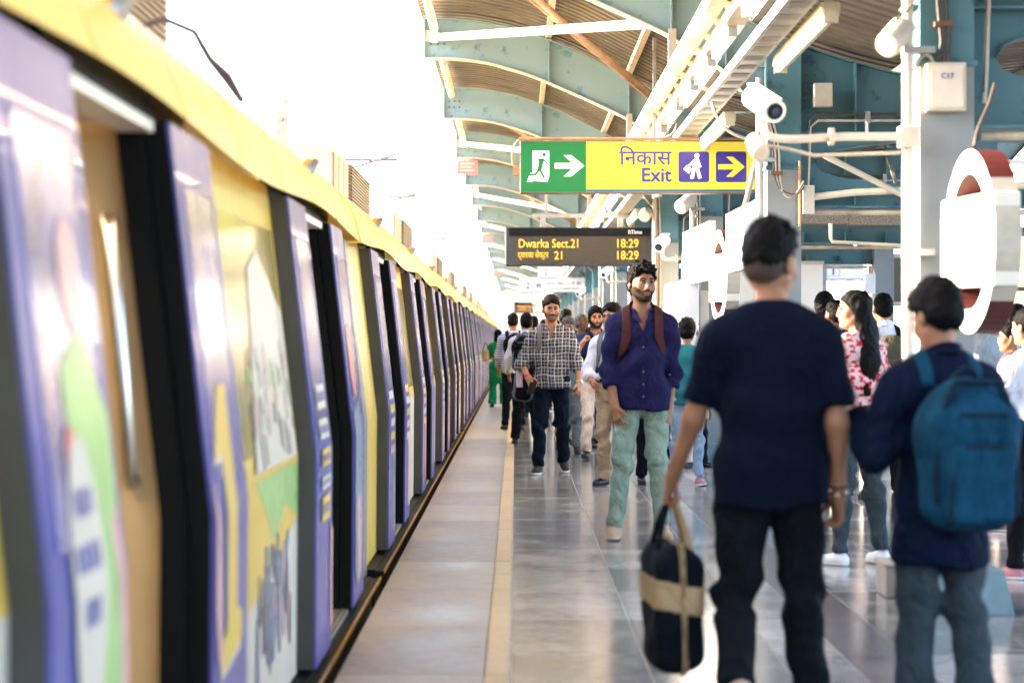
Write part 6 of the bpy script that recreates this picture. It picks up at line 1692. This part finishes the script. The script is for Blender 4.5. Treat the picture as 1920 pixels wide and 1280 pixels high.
def phone(pos, rz, label, tilt=0.0):
    o = empty('mobile_phone', pos, rz, label, 'phone')
    b = MB(); b.box(-.037, .037, -.0045, .0045, -.075, .075); bo = b.build('body', phone_m, o, bevel=.003)
    b = MB(); b.box(.012, .03, .0046, .006, .045, .068); b.build('lens', mat('phone_lens', (0.02, 0.02, 0.025), 0.1), bo)
    o.rotation_euler = (tilt, 0, rz); return o
def wrist_ring(p, q, name, m, r=0.034, w_=0.012, back=0.0, dial=None):
    F = MB(); d = Vector(p.J['fdir', q]); c = Vector(p.J['wri', q]) - d * (0.012 + back) * p.u
    u = d.orthogonal().normalized(); v = d.cross(u); n = 20
    pts = [c + (u * math.cos(2 * PI * i / n) + v * math.sin(2 * PI * i / n)) * r * p.u for i in range(n + 1)]
    F.tube(pts, w_ * .5, 6); o = F.build(name, m, p.root, smooth=True)
    if dial:
        b = MB(); nn = -Vector(p.J['pn', q]); e = c + nn * r * .98 * p.u; b.tube([e, e + nn * .009], .019, 14); b.build('dial', dial, o)
    return o

# man in the navy T-shirt, walking away with a bag
P1 = Person(X_(1446, 7.95), 7.95, 180, 1.695, 'person seen from behind in a plain navy T-shirt, carrying a black bag', res=0.0095, fine=0.005, girth=0.96,
            armL=(14, 17, 16, 0), armR=(-5, 9, 20, 20), legL=(4, 5, 50), legR=(9, 4, 5), footL=62, hs=1.13, head=(-33, 6, -4), handL=78, handR=50, skin=SKIN[0], lean=2)
P1.body(); P1.hair('fade'); P1.shirt(navy, 0.80, -0.150, 0.020, 0.0035, 2, wide=1.06, loose=1.12); P1.trousers(charcoal, 0.012, 1.10, 0.0, 0.012, 0.008, 4)
P1.shoes(mat('shoe_beige', (0.5, 0.38, 0.25), 0.7), sole_k)
# neck band of the T-shirt
F = MB(); c = P1.tp(0, 0.008, 0.512); F.tube([c + P1.u * np.array([.068 * math.cos(a), .062 * math.sin(a) + .002, .020 * math.sin(a)]) for a in np.linspace(0, 2 * PI, 25)], .011, 7); F.build('neck_band', navy, P1.root, smooth=True)
wrist_ring(P1, -1, 'bracelet', mat('bracelet_brown', (0.05, 0.02, 0.015), 0.6), .033, .010, .02); wrist_ring(P1, -1, 'bracelet', steel, .033, .008, -.005)

# the bag in his hand
hnd = P1.world(P1.J['palm', 1] + P1.J['fdir', 1] * .03); bag = empty('carry_bag', (hnd.x, hnd.y, hnd.z), R(4), 'black soft bag with a wide tan band, hanging from the hand of the navy-shirted person', 'bag')
def bagf(off):
    F = Fld(axis(-.16, .16, .008), axis(-.28, .28, .010), axis(-.62, -.02, .008))
    F.rbox((0.004, 0, -.355), (.080 + off, .20 + off, .185 + off), .045, 0)
    F.cap((0, -.12, -.18), (0, .12, -.18), .030 + off, None, .09)
    F.cap((0, -.10, -.50), (0, .10, -.50), .045 + off, None, .07); F.folds(.006, 9, 22, 13, [-.2, -.45], .1); return F
bk = fabric('bag_black_canvas', (0.004, 0.006, 0.010), bump=0.4); tn = fabric('bag_tan_canvas', (0.36, 0.25, 0.13), bump=0.35)
bagf(0).build('bag_body', bk, bag)
F = bagf(0.005); X, Y, Z = F.grid(); F.D = np.maximum(F.D, np.abs(Z + .305 + .25 * X * 0 + .012 * np.sin(20 * X)) - .048).astype(np.float32); F.build('tan_band', tn, bag)
F = bagf(0.009); F.D = np.maximum(F.D, np.abs(X - .016 + .03 * (Z + .3)) - .010).astype(np.float32); F.build('tan_strip', tn, bag)
F = bagf(0.012); F.D = np.maximum(F.D, np.abs(X - .016 + .03 * (Z + .3)) - .004).astype(np.float32); F.build('zip', bk, bag)
for s_ in (-1, 1):
    b = MB(); b.tube(bez((s_ * .055, -.10, -.20), (s_ * .045, -.05, -.06), (s_ * .008, -.025, -.01), (s_ * .006, 0, .005), 8) + bez((s_ * .006, 0.004, .005), (s_ * .008, .025, -.01), (s_ * .045, .05, -.06), (s_ * .055, .10, -.20), 8), .010, 7); b.build('carry_handle', bk if s_ < 0 else tn, bag, smooth=True)

bag.scale = (1.02, 1.02, 1.02)
# boy with the blue backpack
P2 = Person(X_(1762, 7.9), 7.9, 196, 1.485, 'person seen from behind in a navy jacket and grey jeans wearing a big blue backpack', res=0.0095, fine=0.006,
            armL=(4, 17, 122, -12), armR=(8, 12, 45, 10), legL=(3, 1, 4), legR=(-4, 2, 8), hs=1.1, head=(8, 24, 0), skin=SKIN[0])
P2.body(); P2.hair('thick', seed=4); P2.shirt(jacket, 1.9, -0.27, 0.022, 0.006, 5, collar=jacket, wide=1.15, loose=1.02); P2.trousers(denim_g, 0.012, 1.10, 0.0, 0.018, 0.006, 6); P2.shoes(shoe_c, sole_k)
backpack(P2, 'big teal blue backpack worn by the person at the right', pack_b, pack_b2, (0.185, 0.115, 0.30), 0.165, strap_m=pack_b)

# man in the purple shirt
P3 = Person(X_(1203, 15.8), 15.8, 2, 1.787, 'bearded person in an untucked purple shirt and pale green trousers, facing us', res=0.0105, fine=0.0048,
            armL=(-6, 5, 20, 30), armR=(4, 7, 24, 34), legL=(1, 3, 3), legR=(5, 6, 9), head=(17, -2, 3), handL=45, handR=45, skin=SKIN[1], girth=0.92)
P3.body(); P3.hair('curly', seed=2); P3.beard(); P3.shirt(purple, 1.42, -0.115, 0.016, 0.006, 7, collar=purple, placket=purple, cuff=purple, wide=1.08, loose=1.10)
P3.trousers(sage, 0.009, 1.02, 0.02, 0.006, 0.008, 8); P3.shoes(shoe_t, sole_t, True); P3.laces(lace)
pk = backpack(P3, 'dark backpack on the purple-shirted person, only its brown straps showing', pack_k, brownst, (0.145, 0.07, 0.20), 0.24, detail=False, strap_m=brownst)
b = MB(); ball(b, P3.hp(-.083, .005, -.012), .009, 8, 6); b.build('earbud', lens_w, P3.root, smooth=True)

# man in the plaid shirt
P4 = Person(X_(1034, 23.5), 23.5, -4, 1.725, 'person with a moustache in a dark plaid shirt and navy jeans, walking towards us', res=0.0115, fine=0.005,
            armL=(6, 17, 34, 20), armR=(4, 24, 62, 42), legL=(-9, 2, 18), legR=(9, 3, 4), footL=16, head=(12, 6, 0), handL=40, handR=50, skin=SKIN[0])
P4.body(); P4.hair('quiff', hair_b, 3); P4.beard(False); P4.beard(True, mat('light_stubble', (0.10, 0.048, 0.028), 0.8, col2=(0.17, 0.08, 0.045), vscale=200, spec=0.1)); P4.shirt(plaid_m, 1.35, -0.10, 0.016, 0.006, 3, collar=plaid_m, placket=plaid_m, cuff=plaid_m, wide=1.05, loose=1.04); P4.trousers(denim_d, 0.010, 1.04, 0, 0.012, 0.007, 2); P4.shoes(shoe_c, sole_w)
wrist_ring(P4, -1, 'red_wristband', mat('red_band', (0.5, 0.03, 0.03), 0.6), .034, .014, .02); wrist_ring(P4, 1, 'wristwatch', steel, .033, .012, .015, white)
w_ = P4.world(P4.J['palm', -1] + P4.J['fdir', -1] * .04); phone((w_.x - .01, w_.y - .035, w_.z - .02), R(20), 'black phone in the right hand of the plaid-shirted person', R(40))
b4 = P4.attach('shoulder_bag', 'grey backpack slung from one shoulder of the plaid-shirted person, bottle in its pocket', 'backpack')
F = Fld(axis(-.55, -.05, .011), axis(-.05, .40, .011), axis(.62, 1.28, .011)); F.rbox((-.265, .17, .95), (.10, .115, .26), .08, 0, rotz(R(12)) @ roty(R(8))); F.folds(.005, 3, 26, 12); F.build('bag_body', pack_g, b4)
F = Fld(axis(-.55, -.05, .011), axis(-.10, .40, .011), axis(.62, 1.28, .011)); F.rbox((-.27, .075, .88), (.075, .05, .17), .045, 0, rotz(R(12)) @ roty(R(8))); F.build('front_pocket', pack_k, b4)
b = MB(); b.tube([(-.31, .03, .84), (-.315, .03, .99), (-.316, .03, 1.0)], [.033, .033, .018], 12); bt = b.build('bottle', mat('bottle_clear', (0.55, 0.45, 0.48), 0.15), b4, smooth=True); b = MB(); b.tube([(-.316, .03, 1.0), (-.317, .03, 1.035)], .020, 10); b.build('bottle_cap', mat('red_cap', (0.5, 0.02, 0.03), 0.4), bt)
P4.straps(b4, mat('strap_grey', (0.11, 0.10, 0.085), 0.8), .115, .024, .026, zlo=-0.02, one=-1)

# man on the phone
P5 = Person(X_(1117, 26.5), 26.5, 3, 1.665, 'person in a dark blue shirt and cream trousers holding a phone to one ear', res=0.0125, fine=0.006,
            armL=(-6, 8, 20, 10), armR=(34, 22, 138, 6), legL=(-10, 3, 22), legR=(20, 3, 16), footL=20, footR=-6, head=(4, 0, -4), handR=70, skin=SKIN[0])
P5.body(); P5.hair('thick', seed=6); P5.beard(); P5.shirt(bluep, 1.35, -0.02, 0.015, 0.005, 6, collar=bluep, wide=1.1); P5.trousers(creamt, 0.010, 1.06, 0, 0.014, 0.008, 4, top=0.06); P5.shoes(shoe_k, sole_k)
w_ = P5.world(P5.hp(-.095, -.03, -.03)); phone((w_.x, w_.y, w_.z), R(80), 'phone held to the ear of the person in cream trousers')
sb = P5.attach('sling_bag', 'small black sling bag at the hip of the person on the phone', 'bag'); F = Fld(axis(-.1, .3, .012), axis(-.3, .1, .012), axis(.7, 1.15, .012)); F.rbox((.10, -.165, .90), (.085, .045, .125), .035); F.build('bag_body', pack_k, sb)
b = MB(); b.tube([(.10, -.16, 1.02), (.03, -.165, 1.18), (-.06, -.13, 1.34), (-.10, -.02, 1.415), (-.08, .13, 1.32)], .012, 6); b.build('strap', pack_k, sb, smooth=True)

# man in the white shirt beside the purple one
P6 = Person(X_(1150, 21.4), 21.4, -28, 1.62, 'person in a white shirt and beige trousers, half hidden by the purple-shirted man', res=0.0125, fine=0.0075,
            armL=(0, 6, 20, 10), armR=(14, 14, 70, 45), legL=(4, 3, 4), legR=(-3, 4, 6), head=(-10, 8, 0), skin=SKIN[1])
P6.body(); P6.hair('short', seed=8); P6.shirt(whitec, 1.6, 0.03, 0.015, 0.005, 9, collar=whitec, wide=1.12); P6.trousers(beige, 0.010, 1.06, 0, 0.014, 0.009, 5, top=0.08); P6.belt(blackc, .075, .022); P6.shoes(shoe_k, sole_k)
backpack(P6, 'dark backpack strapped on the person in the white shirt and beige trousers', pack_k, pack_g, (0.13, 0.07, 0.2), 0.24, detail=False)

# people farther down and behind
P7 = Person(X_(1089, 30), 30, 62, 1.62, 'older balding person with a moustache looking sideways in the crowd', res=0.014, fine=0.007, head=(5, 0, 0), skin=SKIN[3], legL=(10, 3, 8), legR=(-8, 3, 12))
P7.body(); P7.hair('receding', hair_g); P7.beard(False); P7.shirt(bluep, 1.8, -0.12, 0.015); P7.trousers(greyj); P7.shoes(shoe_k, sole_k)
P8 = Person(X_(1066, 27.6), 27.6, -8, 1.565, 'person in worn grey jeans whose forehead shows behind the plaid shirt', res=0.014, fine=0.007, head=(0, 14, 0), skin=SKIN[1], legL=(12, 3, 6), legR=(-10, 3, 16))
P8.body(); P8.hair('short', hair_g); P8.shirt(fabric('grey_check', (0.16, 0.17, 0.18)), 1.8, -0.12, 0.015); P8.trousers(greyj, amp=0.01); P8.shoes(shoe_c, sole_k)
P9 = Person(X_(1141, 29), 29, -20, 1.69, 'dark-haired person in a pale shirt looking over the shoulder of the phone caller', res=0.014, fine=0.007, head=(-8, 4, 0), skin=SKIN[1])
P9.body(); P9.hair('thick', seed=9); P9.beard(False); P9.shirt(whitec, 1.8, -0.1, 0.015, collar=whitec); P9.trousers(charcoal); P9.shoes(shoe_k, sole_k)
P10 = Person(X_(1061, 36), 36, 170, 1.74, 'black-haired person just behind the ear of the plaid-shirted man', res=0.016, fine=0.010, head=(-30, 0, 0), skin=SKIN[1], fingers=False)
P10.body(); P10.hair('thick', seed=3); P10.shirt(blackc, 1.8, -0.1, 0.015); P10.trousers(charcoal); P10.shoes(shoe_k, sole_k)
P11 = Person(X_(963, 35), 35, 186, 1.68, 'person in a blue striped shirt with a black backpack, seen from behind near the train', res=0.014, fine=0.009, armL=(10, 10, 40, 20), armR=(6, 8, 20, 0), lean=5, skin=SKIN[0], fingers=False, head=(-8, 4, 0))
P11.body(); P11.hair('short', seed=5); P11.shirt(stripe_m, 1.6, -0.1, 0.015, 0.005); P11.trousers(denim_d); P11.shoes(shoe_c, sole_k)
backpack(P11, 'plain black backpack on the person in the blue striped shirt', pack_k, pack_k, (0.16, 0.11, 0.25), 0.25, detail=False)
P12 = Person(X_(986, 30.2), 30.2, 176, 1.625, 'person in a white shirt and dark trousers with a bulky black backpack, seen from behind', res=0.0135, fine=0.008, armL=(12, 14, 50, 10), armR=(6, 8, 20, 0), lean=8, skin=SKIN[1], fingers=False, head=(10, 6, 0), legL=(4, 4, 6), legR=(-3, 5, 5))
P12.body(); P12.hair('thick', seed=7); P12.shirt(whitec, 1.75, 0.0, 0.016, 0.006, collar=whitec); P12.trousers(charcoal, wide=1.15, top=0.06); P12.shoes(shoe_k, sole_k)
backpack(P12, 'bulky black backpack on the person in white, left of the plaid shirt', pack_k, pack_g, (0.165, 0.12, 0.26), 0.24)
P13 = Person(X_(934, 46.7), 46.7, 184, 1.50, 'person in a bright green kurta and dark head scarf near the train', res=0.015, fine=0.010, fem=True, armL=(20, 14, 80, 10), armR=(5, 8, 20, 0), fingers=False, skin=SKIN[1])
P13.body(); P13.hair('scarf', blackc); P13.shirt(greenk, 1.6, -0.42, 0.018, 0.008, 4, flare=0.035); P13.trousers(greenk, 0.014, 1.2, 0, 0.03); P13.shoes(shoe_k, sole_k)
hb = empty('handbag', tuple(P13.world(np.array([.24, -.02, 1.02]))), 0, 'tan handbag at the elbow of the person in green', 'bag'); F = Fld(axis(-.12, .12, .012), axis(-.12, .12, .012), axis(-.2, .2, .012)); F.rbox((0, 0, -.02), (.07, .06, .12), .05); F.build('bag_body', mat('tan_leather', (0.42, 0.27, 0.12), 0.5), hb); b = MB(); b.tube(bez((-.05, 0, .08), (-.03, 0, .26), (.03, 0, .26), (.05, 0, .08)), .008, 6); b.build('strap', pack_k, hb, smooth=True)
P14 = Person(X_(1001, 41), 41, 180, 1.70, 'dark head of a person between the two backpack wearers and the plaid shirt', res=0.016, fine=0.010, skin=SKIN[1], fingers=False)
P14.body(); P14.hair('short', seed=2); P14.shirt(bluep, 1.8, -0.1); P14.trousers(denim_d); P14.shoes(shoe_k, sole_k)

# woman in the red floral top
P15 = Person(X_(1606, 14.0), 14.0, 214, 1.585, 'person with long black hair in a red floral top and grey jeans, face turned left', res=0.0115, fine=0.006, fem=True, head=(50, 4, 0), armL=(18, 8, 70, 25), armR=(4, 8, 20, 0), legL=(2, 3, 3), legR=(-3, 4, 5), skin=SKIN[2], girth=1.08)
P15.body(); P15.hair('long', seed=3); P15.shirt(floral_m, 1.5, -0.02, 0.018, 0.007, 6, flare=0.0, wide=1.15, loose=1.05); P15.trousers(denim_g, 0.008, 1.05, 0.03, 0.006, 0.007, 3, top=0.08); P15.shoes(shoe_w, sole_w)
P16 = Person(X_(1657, 19.7), 19.7, 190, 1.665, 'person in a white shirt with an olive backpack, behind the long-haired woman', res=0.013, fine=0.008, skin=SKIN[1], fingers=False)
P16.body(); P16.hair('short', seed=6); P16.shirt(whitec, 1.7, -0.1, 0.016, collar=whitec); P16.trousers(charcoal); P16.shoes(shoe_k, sole_k)
backpack(P16, 'olive backpack on the person behind the long-haired woman', pack_o, pack_k, (0.15, 0.10, 0.23), 0.24, detail=False)
P17 = Person(X_(1546, 21), 21, 172, 1.69, 'curly-haired person whose head shows left of the long-haired woman', res=0.014, fine=0.0085, skin=SKIN[1], fingers=False)
P17.body(); P17.hair('curly', seed=9); P17.shirt(brownst, 1.7, -0.1); P17.trousers(charcoal); P17.shoes(shoe_k, sole_k)
P18 = Person(X_(1568, 20.2), 20.2, 205, 1.62, 'dark head just in front of the long-haired woman, partly hidden by that face', res=0.014, fine=0.0085, skin=SKIN[1], fingers=False)
P18.body(); P18.hair('short', seed=12); P18.shirt(bluep, 1.7, -0.1); P18.trousers(denim_d); P18.shoes(shoe_k, sole_k)
P19 = Person(X_(1899, 16.5), 16.5, 236, 1.415, 'person with tied curly hair in a white dotted top with a red strap', res=0.012, fine=0.0075, fem=True, skin=SKIN[1], head=(20, 6, 0), armL=(10, 8, 50, 20))
P19.body(); P19.hair('ponytail', seed=5); P19.shirt(dot_m, 1.7, -0.12, 0.018, 0.006); P19.trousers(denim_d); P19.shoes(shoe_p, sole_w)
sl = P19.attach('sling_bag', 'dark bag with a thin red strap on the person in the dotted top', 'bag'); P19.straps(sl, mat('red_strap', (0.3, 0.03, 0.04), 0.7), .09, .014, .03, zlo=.05, one=1)
F = Fld(axis(-.1, .4, .014), axis(-.3, .3, .014), axis(.5, 1.1, .014)); F.rbox((.17, .04, .80), (.06, .12, .13), .05); F.build('bag_body', pack_k, sl)
P20 = Person(X_(1868, 20.5), 20.5, 200, 1.575, 'person in a grey checked shirt under the tail of the near ring sign', res=0.014, fine=0.0085, skin=SKIN[1], fingers=False)
P20.body(); P20.hair('short', seed=15); P20.shirt(fabric('grey_blue_check', (0.32, 0.36, 0.40)), 1.7, -0.1); P20.trousers(charcoal); P20.shoes(shoe_k, sole_k)
P21 = Person(X_(1908, 21.5), 21.5, 170, 1.60, 'dark-haired person at the right edge, beyond the dotted top', res=0.014, fine=0.0085, skin=SKIN[1], fingers=False)
P21.body(); P21.hair('thick', seed=16); P21.shirt(blackc, 1.7, -0.1); P21.trousers(denim_d); P21.shoes(shoe_k, sole_k)
P22 = Person(X_(1930, 13.2), 13.2, 215, 1.47, 'person in a white blouse and black trousers cut off by the right edge', res=0.012, fine=0.0075, fem=True, skin=SKIN[2], armL=(18, 12, 60, 10))
P22.body(); P22.hair('ponytail', seed=6); P22.shirt(whitec, 1.6, -0.05, 0.018, 0.006); P22.trousers(blackc); P22.shoes(shoe_p, sole_w)
P23 = Person(X_(1288, 21.6), 21.6, 168, 1.475, 'person with curly hair in a teal top and pale jeans, right of the purple shirt', res=0.0125, fine=0.008, fem=True, skin=SKIN[1], legL=(4, 4, 4), legR=(-4, 4, 8), fingers=False)
P23.body(); P23.hair('curly', seed=17); P23.shirt(tealc, 1.5, -0.08, 0.016, 0.006); P23.trousers(denim_l, 0.006, 1.02, 0.05, 0.004, 0.008); P23.shoes(shoe_p, sole_w)
P24 = Person(X_(1300, 24.6), 24.6, 20, 1.50, 'person with dark curls behind the teal top, facing us', res=0.014, fine=0.0085, skin=SKIN[1], fingers=False)
P24.body(); P24.hair('curly', seed=18); P24.shirt(bluep, 1.7, -0.1); P24.trousers(charcoal); P24.shoes(shoe_k, sole_k)
P25 = Person(X_(1226, 21.9), 21.9, 10, 1.58, 'person in dark trousers and polished shoes hidden behind the purple-shirted man', res=0.014, fine=0.0085, skin=SKIN[1], fingers=False)
P25.body(); P25.hair('short', seed=19); P25.shirt(bluep, 1.7, -0.1); P25.trousers(denim_d); P25.shoes(shoe_k, sole_k)

for k_, (px, y, H, fc, lb, hs_, cl, tr) in enumerate((
    (1258, 28.0, 1.62, 175, 'dark-haired person in a brown top just right of the purple shirt, farther back', 'thick', brownst, charcoal),
    (1345, 31.0, 1.66, 20, 'person in a white shirt in the crowd behind the navy T-shirt arm', 'short', whitec, denim_d),
    (1718, 24.5, 1.60, 185, 'person in a teal top in the crowd left of the boy with the backpack', 'short', tealc, charcoal),
    (1108, 38.0, 1.68, 170, 'dark-haired person far behind the phone caller, walking away', 'short', bluep, greyj),
    (1020, 44.0, 1.66, 176, 'person in white far behind the plaid shirt, walking away', 'thick', whitec, charcoal),
    (1590, 27.0, 1.62, 160, 'person in black far behind the long-haired woman', 'curly', blackc, denim_d))):
    q_ = Person(X_(px, y), y, fc, H, lb, res=0.015, fine=0.010, skin=SKIN[k_ % 2], fingers=False, legL=(8, 3, 6), legR=(-7, 3, 12))
    q_.body(); q_.hair(hs_, seed=30 + k_); q_.shirt(cl, 1.7, -0.1); q_.trousers(tr); q_.shoes(shoe_k, sole_k)

# ------------------------------------------------------------------ lettering becomes real mesh
dg = bpy.context.evaluated_depsgraph_get()
for o in [o for o in bpy.data.objects if o.type == 'FONT']:
    me = bpy.data.meshes.new_from_object(o.evaluated_get(dg)); nm = o.name; par = o.parent
    n = bpy.data.objects.new('tmp', me); COL.objects.link(n); n.location = o.location; n.rotation_euler = o.rotation_euler; n.scale = o.scale; n.parent = par
    bpy.data.objects.remove(o); n.name = nm
